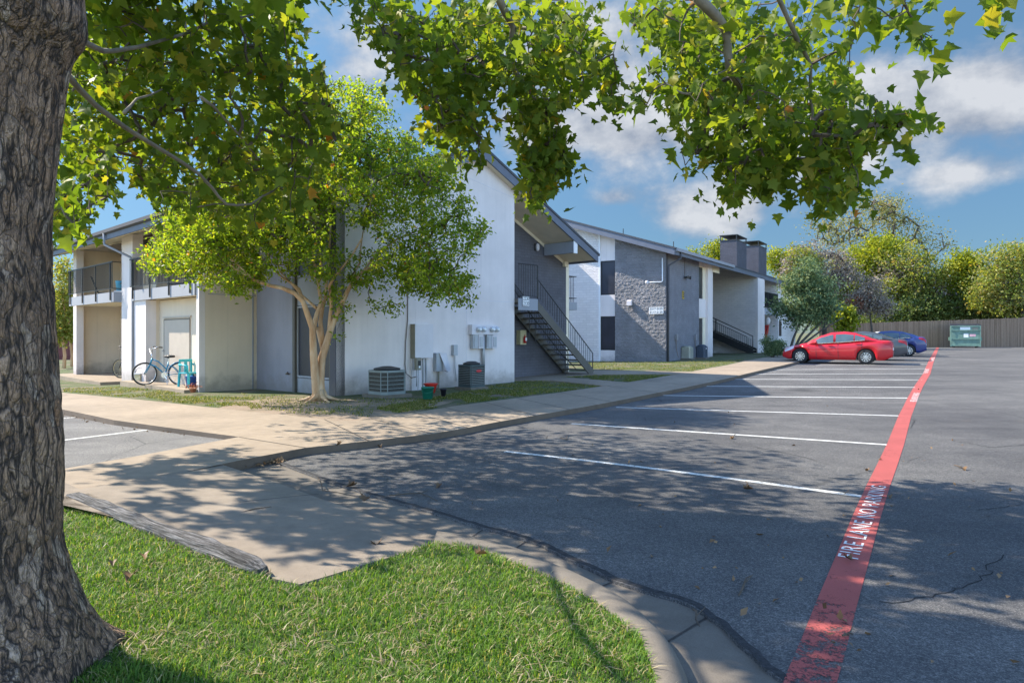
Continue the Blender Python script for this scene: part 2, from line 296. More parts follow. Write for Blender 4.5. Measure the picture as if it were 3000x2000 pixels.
simple('bike_teal', (.03, .22, .36), .35, .2); simple('chair_teal', (.02, .36, .42), .4); simple('bike_dark', (.03, .03, .035), .5); simple('cream_plastic', (.56, .49, .28), .5); simple('blue_plastic', (.10, .42, .62), .4); simple('royal_blue', (.03, .10, .42), .4)
simple('sign_white', (.82, .82, .82), .5, var=.03); simple('sign_black', (.02, .02, .025), .5); simple('gold', (.55, .38, .06), .45, .3); simple('terracotta', (.38, .15, .08), .8)
simple('dumpster_green', (.15, .25, .20), .6, .1, .25, 3); simple('label_pink', (.7, .4, .45), .6); simple('extinguisher', (.55, .02, .02), .3)
def fencewood():
    t = NT('fence_wood'); b = t.noise(3.3, 2, .5, t.co(scale=(2.2, 2.2, .05))); g = t.noise(9, 5, .6, t.co(scale=(9, 9, .6)))
    t.col(t.mix(1.0, t.ramp(b, [(.3, (.18, .115, .075)), (.7, (.31, .21, .145))]), t.ramp(g, [(.3, (.75, .75, .75)), (.7, (1.2, 1.2, 1.2))]), 'MULTIPLY')).set(Roughness=.9)
    t.bump(g, .5, .02)
fencewood()
def timber():
    t = NT('timber_old'); g = t.noise(7, 7, .72, t.co(scale=(.5, 9, 9)))
    t.col(t.ramp(g, [(.36, (.015, .013, .012)), (.46, (.075, .07, .066)), (.58, (.21, .20, .195)), (.70, (.34, .32, .31))])).set(Roughness=.95); t.bump(g, 1.0, .035)
timber()
simple('fence_red', (.16, .05, .045), .85); simple('flower', (.45, .14, .06), .8, var=.4, scale=30); simple('far_wall', (.36, .34, .33), .9)

# ------------------------------------------------------------------ mesh builder and object helpers
class MB:
    def __init__(s): s.v = []; s.f = []; s.mi = []; s.cur = 0
    def add(s, vs, fs):
        o = len(s.v); s.v += [tuple(v) for v in vs]
        for f in fs: s.f.append(tuple(i+o for i in f)); s.mi.append(s.cur)
        return s
    def box(s, x0, x1, y0, y1, z0, z1, M=None):
        v = [Vector((x, y, z)) for z in (z0, z1) for x, y in ((x0, y0), (x1, y0), (x1, y1), (x0, y1))]
        if M is not None: v = [M @ a for a in v]
        return s.add(v, [(0, 3, 2, 1), (4, 5, 6, 7), (0, 1, 5, 4), (1, 2, 6, 5), (2, 3, 7, 6), (3, 0, 4, 7)])
    def prism(s, pts, d):                         # planar polygon of 3-D points pushed along vector d
        n = len(pts); P = [Vector(p) for p in pts]; d = Vector(d)
        nrm = Vector((0, 0, 0))
        for i in range(n): nrm += P[i].cross(P[(i+1) % n])
        if nrm.dot(d) > 0: P.reverse()
        s.add(P+[p+d for p in P], [tuple(range(n)), tuple(range(2*n-1, n-1, -1))]+[(i, i+n, (i+1) % n+n, (i+1) % n) for i in range(n)])
        return s
    def tube(s, pts, r, n=6, cap=True):
        P = [Vector(p) for p in pts]; k = len(P)
        rr = r if isinstance(r, (list, tuple)) else [r]*k
        prev = None; rings = []
        for i in range(k):
            t = (P[min(i+1, k-1)]-P[max(i-1, 0)]);  t = t.normalized() if t.length > 1e-9 else Vector((0, 0, 1))
            a = prev if prev is not None else (Vector((1, 0, 0)) if abs(t.x) < .8 else Vector((0, 1, 0)))
            a = (a-t*a.dot(t)); a = a.normalized() if a.length > 1e-6 else t.orthogonal().normalized(); b = t.cross(a); prev = a
            rings.append([P[i]+(a*math.cos(2*math.pi*j/n)+b*math.sin(2*math.pi*j/n))*rr[i] for j in range(n)])
        vs = [q for g in rings for q in g]; fs = [(i*n+j, i*n+(j+1) % n, (i+1)*n+(j+1) % n, (i+1)*n+j) for i in range(k-1) for j in range(n)]
        if cap: fs += [tuple(range(n-1, -1, -1)), tuple((k-1)*n+j for j in range(n))]
        return s.add(vs, fs)
    def lathe(s, prof, n=20, M=None, axis='z', cap=True):
        vs = []
        for r, z in prof:
            for j in range(n):
                a = 2*math.pi*j/n
                v = Vector((r*math.cos(a), r*math.sin(a), z)) if axis == 'z' else Vector((r*math.cos(a), z, r*math.sin(a)))
                vs.append(M @ v if M is not None else v)
        k = len(prof); fs = [(i*n+j, i*n+(j+1) % n, (i+1)*n+(j+1) % n, (i+1)*n+j) for i in range(k-1) for j in range(n)]
        if cap: fs += [tuple(range(n-1, -1, -1)), tuple((k-1)*n+j for j in range(n))]
        return s.add(vs, fs)
    def build(s, name, m, parent=None, smooth=False, bevel=0, loc=None):
        me = bpy.data.meshes.new(name); me.from_pydata(s.v, [], s.f)
        ms = m if isinstance(m, (list, tuple)) else [m]
        for q in ms: me.materials.append(mat(q))
        if len(ms) > 1: me.polygons.foreach_set('material_index', s.mi)
        if smooth: me.polygons.foreach_set('use_smooth', [True]*len(me.polygons))
        me.update()
        o = bpy.data.objects.new(name, me); COL.objects.link(o)
        if parent is not None: o.parent = parent
        if loc is not None: o.location = loc
        if bevel:
            b = o.modifiers.new('bevel', 'BEVEL'); b.width = bevel; b.segments = 2; b.limit_method = 'ANGLE'; b.angle_limit = R(40)
        return o
def tag(o, label=None, cat=None, group=None, kind=None):
    if label: o['label'] = label
    if cat: o['category'] = cat
    if group: o['group'] = group
    if kind: o['kind'] = kind
    return o
def thing(name, label, cat, loc, rz=0.0, group=None):
    o = bpy.data.objects.new(name, None); COL.objects.link(o); o.location = loc; o.rotation_euler = (0, 0, rz); o.empty_display_size = .2
    return tag(o, label, cat, group)
def copy_tree(o, parent=None):
    c = o.copy(); COL.objects.link(c)
    if parent is not None: c.parent = parent
    for ch in list(o.children): copy_tree(ch, c)
    return c
def fast_mesh(name, V, F, m, parent=None, loc=None, smooth=False):
    me = bpy.data.meshes.new(name); V = np.asarray(V, dtype=np.float32); F = np.asarray(F, dtype=np.int32)
    me.vertices.add(len(V)); me.vertices.foreach_set('co', V.ravel()); k = F.shape[1]
    me.loops.add(F.size); me.loops.foreach_set('vertex_index', F.ravel()); me.polygons.add(len(F))
    me.polygons.foreach_set('loop_start', np.arange(0, F.size, k, dtype=np.int32))
    if smooth: me.polygons.foreach_set('use_smooth', np.ones(len(F), dtype=bool))
    me.update(calc_edges=True); me.materials.append(mat(m))
    o = bpy.data.objects.new(name, me); COL.objects.link(o)
    if parent is not None: o.parent = parent
    if loc is not None: o.location = loc
    return o
def text_mesh(body, size, xs=1.0, spacing=1.0, depth=.0015):     # flat lettering as MB, centred, in the x-y plane
    cu = bpy.data.curves.new('txt', 'FONT'); cu.body = body; cu.size = size; cu.align_x = 'CENTER'; cu.align_y = 'CENTER'; cu.extrude = depth; cu.space_character = spacing
    o = bpy.data.objects.new('txt', cu); COL.objects.link(o)
    dg = bpy.context.evaluated_depsgraph_get(); me = o.evaluated_get(dg).to_mesh()
    vs = [Vector((v.co.x*xs, v.co.y, v.co.z)) for v in me.vertices]; fs = [tuple(p.vertices) for p in me.polygons]
    o.evaluated_get(dg).to_mesh_clear(); bpy.data.objects.remove(o); bpy.data.curves.remove(cu)
    return vs, fs
def sheet(name, pts, off, m, skirt=.15, step=1.5, kind='structure', parent=None, lift=0.0, split=True, edge=None):
    """Ground polygon (world x, y), cut into a grid so that it follows the terrain; off is a number or a function of x, y."""
    bm = bmesh.new(); vs = [bm.verts.new((p[0], p[1], 0)) for p in pts]
    for tri in tessellate_polygon([[Vector((p[0], p[1], 0)) for p in pts]]):
        try: bm.faces.new([vs[i] for i in tri])
        except ValueError: pass
    bmesh.ops.recalc_face_normals(bm, faces=bm.faces)
    if split:
        xs = [v.co.x for v in bm.verts]; ys = [v.co.y for v in bm.verts]
        for ax, lo, hi in ((0, min(xs), max(xs)), (1, min(ys), max(ys))):
            st = max(step, (hi-lo)/70)
            for k in range(1, int((hi-lo)/st)+1):
                co = [0, 0, 0]; no = [0, 0, 0]; co[ax] = lo+k*st; no[ax] = 1
                bmesh.ops.bisect_plane(bm, geom=bm.verts[:]+bm.edges[:]+bm.faces[:], dist=1e-5, plane_co=co, plane_no=no)
    for f in bm.faces:
        f.normal_update()
        if f.normal.z < 0: f.normal_flip()
    fo = off if callable(off) else (lambda x, y: off)
    if skirt:
        be = [e for e in bm.edges if e.is_boundary]
        r = bmesh.ops.extrude_edge_only(bm, edges=be); low = {g for g in r['geom'] if isinstance(g, bmesh.types.BMVert)}
        if edge:
            for g in r['geom']:
                if isinstance(g, bmesh.types.BMFace): g.material_index = 1
    else: low = set()
    for v in bm.verts: v.co.z = gz(v.co.x, v.co.y)+fo(v.co.x, v.co.y)+lift-(skirt if v in low else 0)
    me = bpy.data.meshes.new(name); bm.to_mesh(me); bm.free(); me.materials.append(mat(m))
    if edge: me.materials.append(mat(edge))
    o = bpy.data.objects.new(name, me); COL.objects.link(o)
    if kind: o['kind'] = kind
    if parent is not None: o.parent = parent
    return o
def plane3(a, b, c):                              # offset plane through three (point, offset) pairs
    M = np.array([[a[0].x, a[0].y, 1], [b[0].x, b[0].y, 1], [c[0].x, c[0].y, 1]]); k = np.linalg.solve(M, [a[1], b[1], c[1]])
    return lambda x, y: float(k[0]*x+k[1]*y+k[2])
def strip(name, pts, width, off, m, parent=None, lift=.004, kind=None, skirt=0):
    P = [Vector((p[0], p[1], 0)) for p in pts]; L_, R_ = [], []
    for i in range(len(P)):
        t = (P[min(i+1, len(P)-1)]-P[max(i-1, 0)]).normalized(); nn = Vector((-t.y, t.x, 0))*width/2; L_.append(P[i]+nn); R_.append(P[i]-nn)
    return sheet(name, L_+R_[::-1], off, m, skirt, 1.0, kind, parent, lift)
def inside(poly, x, y):
    c = False; n = len(poly); j = n-1
    for i in range(n):
        xi, yi = poly[i][0], poly[i][1]; xj, yj = poly[j][0], poly[j][1]
        if (yi > y) != (yj > y) and x < (xj-xi)*(y-yi)/(yj-yi)+xi: c = not c
        j = i
    return c
def inside_np(poly, X, Y):
    c = np.zeros(len(X), bool); n = len(poly); j = n-1
    for i in range(n):
        xi, yi = poly[i][0], poly[i][1]; xj, yj = poly[j][0], poly[j][1]
        if yi != yj: c ^= ((yi > Y) != (yj > Y)) & (X < (xj-xi)*(Y-yi)/(yj-yi)+xi)
        j = i
    return c
# ------------------------------------------------------------------ ground, lawn, pavements, lot
def px(pts, off=0.0): return [G(p[0], p[1], off) for p in pts]
def big_ground():
    xs = np.concatenate([np.linspace(-900, -60, 12)[:-1], np.linspace(-60, 110, 69), np.linspace(110, 1500, 14)[1:]])
    ys = np.concatenate([np.linspace(-60, 120, 73), np.linspace(120, 2500, 16)[1:]])
    V = [(x, y, gz(x, y)-.22) for y in ys for x in xs]; n = len(xs)
    F = [(j*n+i, j*n+i+1, (j+1)*n+i+1, (j+1)*n+i) for j in range(len(ys)-1) for i in range(n-1)]
    fast_mesh('ground', V, F, 'ground_soil', smooth=True)['kind'] = 'structure'
big_ground()
CURB = [(649,1359),(700,1348),(894,1311),(1080,1291),(1266,1270),(1370,1252),(1465,1234),(1669,1199),(1790,1177),(1926,1150),(2123,1110),(2297,1069),(2420,1040)]
SW_TOP = [(-100,1124),(186,1150),(374,1167),(563,1187),(716,1203),(853,1216),(986,1232),(1040,1232),(1088,1226),(1160,1214),(1236,1204),(1338,1188),(1516,1165),(1618,1152),(1774,1129),(1995,1094),(2131,1069),(2190,1056),(2260,1043)]
side = [(418,1332),(188,1372),(-150,1432)]
sw = SW_TOP + [(2330,1032),(2420,1034)] + CURB[::-1] + [(248,1444),(-150,1530)] + side[::-1] + [(700,1279),(486,1251),(333,1230),(193,1201),(-100,1144)]
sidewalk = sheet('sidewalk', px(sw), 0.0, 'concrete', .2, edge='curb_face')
# lawn strip between the pavement and the buildings (runs under the pavement edge)
lawn_edge = [(-100,1130),(186,1158),(563,1194),(853,1222),(986,1240),(1088,1233),(1338,1196),(1618,1158),(1995,1100),(2131,1075),(2260,1048)]
lw = px(lawn_edge)
sheet('lawn', lw+[Vector((30, 75, 0)), Vector((-5, 75, 0)), Vector((-60, 60, 0)), Vector((-60, 40, 0))], -.035, 'lawn_soil', .1, 2.0)
sheet('bare_earth', px([(640,1192),(716,1201),(853,1214),(986,1230),(1060,1229),(1150,1212),(1240,1196),(1330,1172),(1180,1164),(1000,1166),(960,1160),(800,1164),(690,1172)]), -.026, 'bare_soil', .02, .8)
sheet('stair_path', px([(1500,1114),(1613,1114),(1778,1131),(1850,1121),(1640,1103),(1760,1096),(1745,1088),(1500,1088)]), .004, 'concrete', .1)
sheet('side_path', px([(1740,1097),(2000,1095),(2034,1089),(1740,1084)]), .002, 'concrete', .1)
# concrete apron at the foot of the ramp, gutter pan, rolled curb
apron_off = plane3((G(649,1362,-.02), -.012), (G(1287,1573,-.08), -.085), (G(806,1675,-.02), -.03))
ap = [(646,1361,-.02),(795,1408,-.04),(935,1458,-.05),(1030,1490,-.06),(1139,1525,-.07),(1293,1572,-.08),(1250,1600,-.08),(1067,1655,-.06),(980,1682,-.05),(877,1712,-.04),(806,1695,-.03),(500,1560,-.02),(190,1430,-.01),(100,1480,-.01),(248,1446,-.01)]
sheet('concrete_apron', [G(*p) for p in ap], apron_off, 'concrete_apron', .15, .5)
ASPH = [(820,1357),(880,1379),(965,1411),(1067,1443),(1160,1470),(1261,1498),(1400,1541),(1500,1566),(1584,1594),(1670,1638),(1737,1668),(1800,1700),(1890,1730),(1960,1748),(2017,1767),(2070,1800),(2119,1834),(2160,1880),(2201,1915),(2250,1962),(2298,1995),(2420,2120),(2560,2320)]
CURB_OUT = [(1287,1573),(1380,1586),(1476,1608),(1545,1630),(1609,1660),(1700,1698),(1788,1742),(1855,1785),(1915,1838),(1958,1885),(1992,1936),(2015,1985),(2030,2030),(2050,2150),(2080,2350)]
CURB_IN = [(1272,1582),(1340,1591),(1405,1604),(1480,1632),(1558,1665),(1635,1698),(1711,1737),(1765,1770),(1813,1808),(1850,1840),(1880,1870),(1905,1930),(1925,2000),(1935,2120),(1945,2350)]
gut = [(646,1361),(700,1352),(780,1338),(830,1355)] + ASPH[1:] + CURB_OUT[::-1] + [(1139,1527),(1030,1492),(935,1460),(795,1410)]
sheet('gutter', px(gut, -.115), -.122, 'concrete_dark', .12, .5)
def rolled_curb():
    V, F = [], []; n = len(CURB_IN)
    for (a, b) in zip(CURB_IN, CURB_OUT):
        A = G(a[0], a[1], 0); B_ = G(b[0], b[1], -.115)
        d = B_-A; d.z = 0
        for k, z in ((-.12, -.12), (0, .0), (.35, .004), (.6, -.010), (.8, -.045), (.93, -.09), (1.0, -.125)):
            p = A+d*k; V.append((p.x, p.y, gz(p.x, p.y)+z))
    q = 7
    for i in range(n-1):
        for j in range(q-1): F.append((i*q+j, i*q+j+1, (i+1)*q+j+1, (i+1)*q+j))
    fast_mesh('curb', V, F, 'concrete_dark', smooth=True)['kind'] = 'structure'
rolled_curb()
# parking lot
lot = px(ASPH, -.1) + [Vector((9, -12, 0)), Vector((60, -12, 0)), Vector((75, 52, 0)), G(3000, 1011, -.1), G(2800, 1014, -.1), G(2680, 1016.5, -.1), Vector((24, 58, 0)), G(2470, 1026, -.1)] + [G(p[0], p[1], -.02) for p in CURB[::-1][:-2]]
parking_lot = sheet('parking_lot', lot, -.1, 'asphalt', .03, 1.5)
sl_off = plane3((G(193,1207,-.12), -.125), (G(660,1277,-.06), -.075), (G(188,1372,-.01), -.012))
side_lot = sheet('side_parking_lot', [G(700,1280,-.04), G(486,1254,-.1), G(333,1233,-.11), G(193,1204,-.12), G(-100,1147,-.12), G(-300,1115,-.12), G(-600,1250,-.1), G(-400,1485,-.01), G(-150,1434,-.01), G(188,1373,-.01), G(418,1333,-.01)], sl_off, 'asphalt_worn', .05, 1.0)
# front lawn island and the old timber edging
FRONT = [(-500,1380),(60,1392),(224,1456),(480,1560),(738,1658),(800,1700),(877,1714),(980,1686),(1067,1659),(1180,1617),(1276,1584)] + CURB_IN[1:]
front_xy = [G(p[0], p[1], 0) for p in FRONT] + [Vector((1.6, -3, 0)), Vector((-7, -3, 0))]
sheet('front_lawn', front_xy, -.012, 'front_soil', .14, .5)

# painted markings
def line_between(a, b, w=.1, n=10, name='parking_line', parent=parking_lot, m='paint_white', off=-.1, sag=0.0, fo=None):
    A = G(a[0], a[1], off); B_ = G(b[0], b[1], off)
    strip(name, [A.lerp(B_, i/n)+Vector((0, sag*math.sin(math.pi*i/n), 0)) for i in range(n+1)], w, fo or off, m, parent)
line_between((1480,1322), (2532,1455), .10, 14, sag=.10)
line_between((1674,1241), (2602,1303), .11)
line_between((1805,1193), (2634,1218), .11)
for a, b in (((1939,1158),(2659,1166)), ((2034,1131),(2680,1134.5)), ((2140,1111),(2700,1112.5)), ((2195,1096),(2706,1094.5)), ((2260,1083),(2712,1080)), ((2390,1070),(2717,1067)), ((2540,1055),(2722,1053)), ((2580,1044),(2727,1042))): line_between(a, b, .12)
line_between((140,1300), (432,1257), .10, name='parking_line', parent=side_lot, off=-.07, fo=sl_off)
line_between((140,1232), (228,1222), .10, name='parking_line', parent=side_lot, off=-.11, fo=sl_off)
RED = [(2290,2330),(2372,2000),(2410,1894),(2449,1773),(2499,1630),(2540,1510),(2572,1425),(2602,1355),(2624,1300),(2651,1218),(2674,1166),(2690,1134),(2715,1095),(2727,1061),(2747,1018)]
RW = [G(p[0], p[1], -.1) for p in RED]
def dense(P, st):
    o = []
    for a, b in zip(P, P[1:]):
        k = max(1, int((b-a).length/st)); o += [a.lerp(b, i/k) for i in range(k)]
    return o+[P[-1]]
strip('fire_lane_stripe', dense(RW, .25), .218, -.1, 'paint_red', parking_lot)
def stencil(body, pa, pb, h=.15):
    A = G(pa[0], pa[1], -.1); B_ = G(pb[0], pb[1], -.1); d = B_-A; Ln = d.length; d.normalize()
    vs, fs = text_mesh(body, .2, 1, 1.12, 0.0)
    w = max(v.x for v in vs)-min(v.x for v in vs); hh = max(v.y for v in vs)-min(v.y for v in vs)
    mid = (A+B_)/2; up = Vector((-d.y, d.x, 0)); V = []
    for v in vs:
        p = mid+d*(v.x*Ln/w)+up*(v.y*h/hh); V.append((p.x, p.y, gz(p.x, p.y)-.1+.0075))
    m_ = MB(); m_.add(V, fs); m_.build('lettering', 'paint_stencil', parking_lot)
stencil('FIRE LANE NO PARKING', (2487,1636), (2578,1424), .14)
stencil('FIRE LANE NO PARKING', (2677,1177), (2687,1151), .14)
stencil('FIRE LANE NO PARKING', (2712,1093), (2718,1081), .14)
stencil('FIRE LANE NO PARKING', (2731,1058), (2735,1047), .14)
# cracks in the asphalt and the dark rough lip of its near edge
def crack(pts, w):
    P = dense([G(p[0], p[1], -.1) for p in pts], .06); r = random.Random(int(pts[0][0])); q = []
    for i, p in enumerate(P): q.append(p+Vector((r.gauss(0, .016), r.gauss(0, .016), 0)))
    strip('crack', q, w, -.1, 'tar', parking_lot, .003)
simple('tar', (.012, .012, .013), .95); simple('tar_rough', (.028, .028, .03), .95, var=.5, scale=30, bump=.8, bscale=80)
crack([(2990,1478),(2930,1484),(2868,1496)], .008); crack([(2946,1626),(2935,1640),(2889,1657),(2886,1668),(2914,1676),(2860,1702),(2798,1724)], .009); crack([(2798,1724),(2730,1745),(2654,1764),(2590,1768)], .009)
crack([(2680,1228),(2672,1250),(2640,1262)], .012); crack([(1560,1500),(1640,1520),(1700,1512),(1790,1545)], .006); crack([(2790,1290),(2900,1310),(3050,1300)], .012)
EDGEP = dense([G(p[0], p[1], -.1) for p in ASPH], .05); _r = random.Random(4)
strip('asphalt_lip', [p+Vector((.022+_r.gauss(0, .006), .03+_r.gauss(0, .008), 0)) for p in EDGEP], .05, -.1, 'tar_rough', parking_lot, .0025)
simple('joint_dark', (.05, .042, .036), .95)
# joints in the concrete: narrow dark grooves
for a, b, par in (((649,1360),(248,1445),sidewalk),((700,1280),(894,1311),sidewalk),((1266,1270),(1088,1227),sidewalk),((1669,1199),(1516,1166),sidewalk),((1926,1150),(1774,1130),sidewalk),((1080,1291),(950,1228),sidewalk),((1370,1252),(1210,1207),sidewalk),((1465,1234),(1300,1193),sidewalk),((1570,1217),(1420,1178),sidewalk),((1790,1177),(1640,1149),sidewalk),((2030,1130),(1880,1113),sidewalk)):
    A = G(*a); B_ = G(*b); strip('joint', [A.lerp(B_, i/8) for i in range(9)], .022, 0.0, 'joint_dark', par, .003)
for a, b in (((935,1459),(700,1490)), ((640,1366),(1287,1572))):
    A = G(a[0], a[1], -.04); B_ = G(b[0], b[1], -.06 if b[0] < 900 else -.085)
    if b[0] < 900: strip('joint', [A.lerp(B_, i/8) for i in range(9)], .016, 0.0, 'joint_dark', None, .004, 'structure').name = 'apron_joint'

for a, b in (((1545,1582),(1500,1610)), ((1790,1706),(1712,1732)), ((1420,1548),(1350,1588)), ((2070,1808),(1945,1880))):
    A = G(a[0], a[1], -.12); B_ = G(b[0], b[1], -.11); o_ = strip('gutter_joint', [A.lerp(B_, i/6) for i in range(7)], .014, -.122, 'joint_dark', None, .004, 'structure')
# ------------------------------------------------------------------ building 1: local s runs along the gable wall, t along the patio front
class Frame:
    def __init__(s, o, th): s.o = o; s.th = th; s.A = (math.sin(th), math.cos(th)); s.B = (-math.cos(th), math.sin(th)); s.rz = math.pi/2-th; s.z0 = 0.0
    def w(s, a, t, z=0.0): return Vector((s.o[0]+a*s.A[0]+t*s.B[0], s.o[1]+a*s.A[1]+t*s.B[1], z))
    def S(s, t, p):                               # s where the plane t is seen at image column p
        m = (p-1500)/FPX; x = s.o[0]+t*s.B[0]; y = s.o[1]+t*s.B[1]; return (m*y-x)/(s.A[0]-m*s.A[1])
    def T(s, a, p):
        m = (p-1500)/FPX; x = s.o[0]+a*s.A[0]; y = s.o[1]+a*s.A[1]; return (m*y-x)/(s.B[0]-m*s.B[1])
    def Z(s, a, t, q): return CAM_H+(HOR-q)/FPX*s.w(a, t).y
    def local(s, p): dx, dy = p.x-s.o[0], p.y-s.o[1]; return dx*s.A[0]+dy*s.A[1], dx*s.B[0]+dy*s.B[1]
F1 = Frame(P0, TH)
b1 = thing('apartment_building', 'white two storey apartment building with gable wall behind the small leafy tree', 'building', (P0[0], P0[1], 0), F1.rz)
SE = F1.S(0, 1507); SR = 10.6; RIDGE = 5.0; ZR = 7.11; RS, LS = .475, .30
SF = -1.62; SEAVE = -2.3; TB = 1.15; TL = F1.T(SF, 219); TEND = TL+.15
def roofz(s): return ZR-RS*(s-RIDGE) if s > RIDGE else ZR-LS*(RIDGE-s)
RT = .30
def b1_shell():
    w = MB()                                       # gable wall
    pts = [(0, 0, -.35), (SE, 0, -.35), (SE, 0, roofz(SE)-RT+.04), (RIDGE, 0, ZR-RT+.03), (0, 0, roofz(0)-RT+.02)]
    w.prism(pts, (0, .28, 0)); w.build('gable_wall', 'stucco_white', b1)
    j = MB(); zj = F1.Z(SE, 0, 886)
    j.box(.9, SE-.02, -.004, 0, zj, zj+.018); j.build('panel_joint', 'box_white', b1); j = MB(); z2 = F1.Z(SE, 0, 580)
    j.prism([(3.4, -.004, z2+.5), (SE-.02, -.004, z2-.02), (SE-.02, -.004, z2), (3.4, -.004, z2+.52)], (0, .004, 0))
    j.build('panel_joint', 'box_white', b1)
    for sx in (F1.S(0, 1366), F1.S(0, 1180)): j = MB(); j.box(sx, sx+.012, -.004, 0, 0, zj); j.build('panel_joint', 'box_white', b1)
    # set back grey wall behind the stair, stub return wall, rear wall, far end wall
    w = MB(); sr = SR
    w.prism([(SE-.4, TB, -.3), (sr, TB, -.3), (sr, TB, roofz(sr)-RT+.02), (SE-.4, TB, roofz(SE-.4)-RT+.02)], (0, .25, 0)); w.build('stair_wall', 'brick_slate', b1)
    w = MB(); w.box(SE-.25, SE-.001, .281, TB-.002, -.3, roofz(SE)-RT); w.build('return_wall', 'stucco_white', b1)
    w = MB(); w.box(sr-.25, sr-.002, TB+.252, TEND-.3, -.4, roofz(sr)-RT); w.build('rear_wall', 'stucco_white', b1)
    w = MB(); w.prism([(SF, TL, -.6), (SR-.3, TL, -.6), (SR-.3, TL, roofz(SR)-RT), (RIDGE, TL, ZR-RT), (SF, TL, roofz(SF)-RT)], (0, .2, 0)); w.build('end_wall', 'stucco_white', b1)
    # roof slabs: shingles on top, soffit under, fascia boards along rakes and eaves
    t0, t1 = -.3, TEND+.75
    r = MB()
    for s0, s1 in ((SEAVE-.05, RIDGE), (SR+.12, RIDGE)):
        r.prism([(s0, t0-.03, roofz(s0)-.06), (s1, t0-.03, ZR-.06), (s1, t0-.03, ZR+.02), (s0, t0-.03, roofz(s0)+.02)], (0, t1-t0+.06, 0))
    r.build('roof', 'shingles', b1)
    r = MB()
    for s0, s1 in ((SEAVE+.03, RIDGE), (SR-.03, RIDGE)):
        r.prism([(s0, t0+.06, roofz(s0)-RT+.02), (s1, t0+.06, ZR-RT+.02), (s1, t0+.06, ZR-.062), (s0, t0+.06, roofz(s0)-.062)], (0, t1-t0-.1, 0))
    r.build('soffit', 'soffit_cream', b1)
    for tt in (t0, t1):
        for s0 in (SEAVE, SR+.06):
            r = MB(); r.prism([(s0, tt, roofz(s0)-RT-.02), (RIDGE, tt, ZR-RT-.02), (RIDGE, tt, ZR-.062), (s0, tt, roofz(s0)-.062)], (0, .055, 0)); r.build('rake_board', 'fascia_grey', b1)
    r = MB(); r.box(SR+.005, SR+.06, t0+.057, t1-.002, roofz(SR)-RT-.04, roofz(SR)-.065); r.build('eave_board', 'fascia_grey', b1); r = MB(); r.box(SEAVE-.02, SEAVE+.028, t0+.057, t1-.002, roofz(SEAVE)-RT+.0, roofz(SEAVE)-.07); r.build('eave_board', 'fascia_grey', b1)
    g = MB(); zg = roofz(SEAVE)-.02
    g.prism([(SEAVE-.025, t0, zg-.12), (SEAVE-.12, t0, zg-.08), (SEAVE-.13, t0, zg+.02), (SEAVE-.11, t0, zg+.02), (SEAVE-.1, t0, zg-.06), (SEAVE-.025, t0, zg-.1)], (0, t1-t0, 0)); g.build('gutter', 'trim_dark', b1)
    td = F1.T(SF-.04, 391); d = MB()
    d.tube([(SEAVE-.08, td+.55, zg-.05), (SEAVE-.08, td+.5, zg-.45), (SF-.12, td+.05, zg-.85), (SF-.06, td, zg-1.0), (SF-.06, td, -.25)], .04, 8); d.build('downspout', 'trim_grey', b1, True)
    # trim board along the top of the stair wall and the beam that carries the roof edge
    tr = MB(); tr.prism([(SE, TB-.03, roofz(SE)-RT-.10), (SR-.1, TB-.03, roofz(SR-.1)-RT-.10), (SR-.1, TB-.03, roofz(SR-.1)-RT+.012), (SE, TB-.03, roofz(SE)-RT+.012)], (0, .028, 0)); tr.box(SR-.24, SR-.02, TB-.14, TB-.032, 4.02, 4.22); tr.build('wall_trim', 'soffit_cream', b1)
    sb = F1.S(TB, 1592); zt = roofz(sb)-RT-.0
    bm_ = MB(); bm_.box(sb, sb+.16, -.24, TB-.035, zt-.42, zt-.02); bm_.build('beam', 'trim_grey', b1); bm_ = MB(); bm_.box(sb-.02, sb+.18, -.27, -.241, zt-.44, zt-.01); bm_.build('beam_cap', 'trim_white', b1)
b1_shell()
TG = F1.T(0, 752)                                  # end of the grey wall, where the first patio partition stands
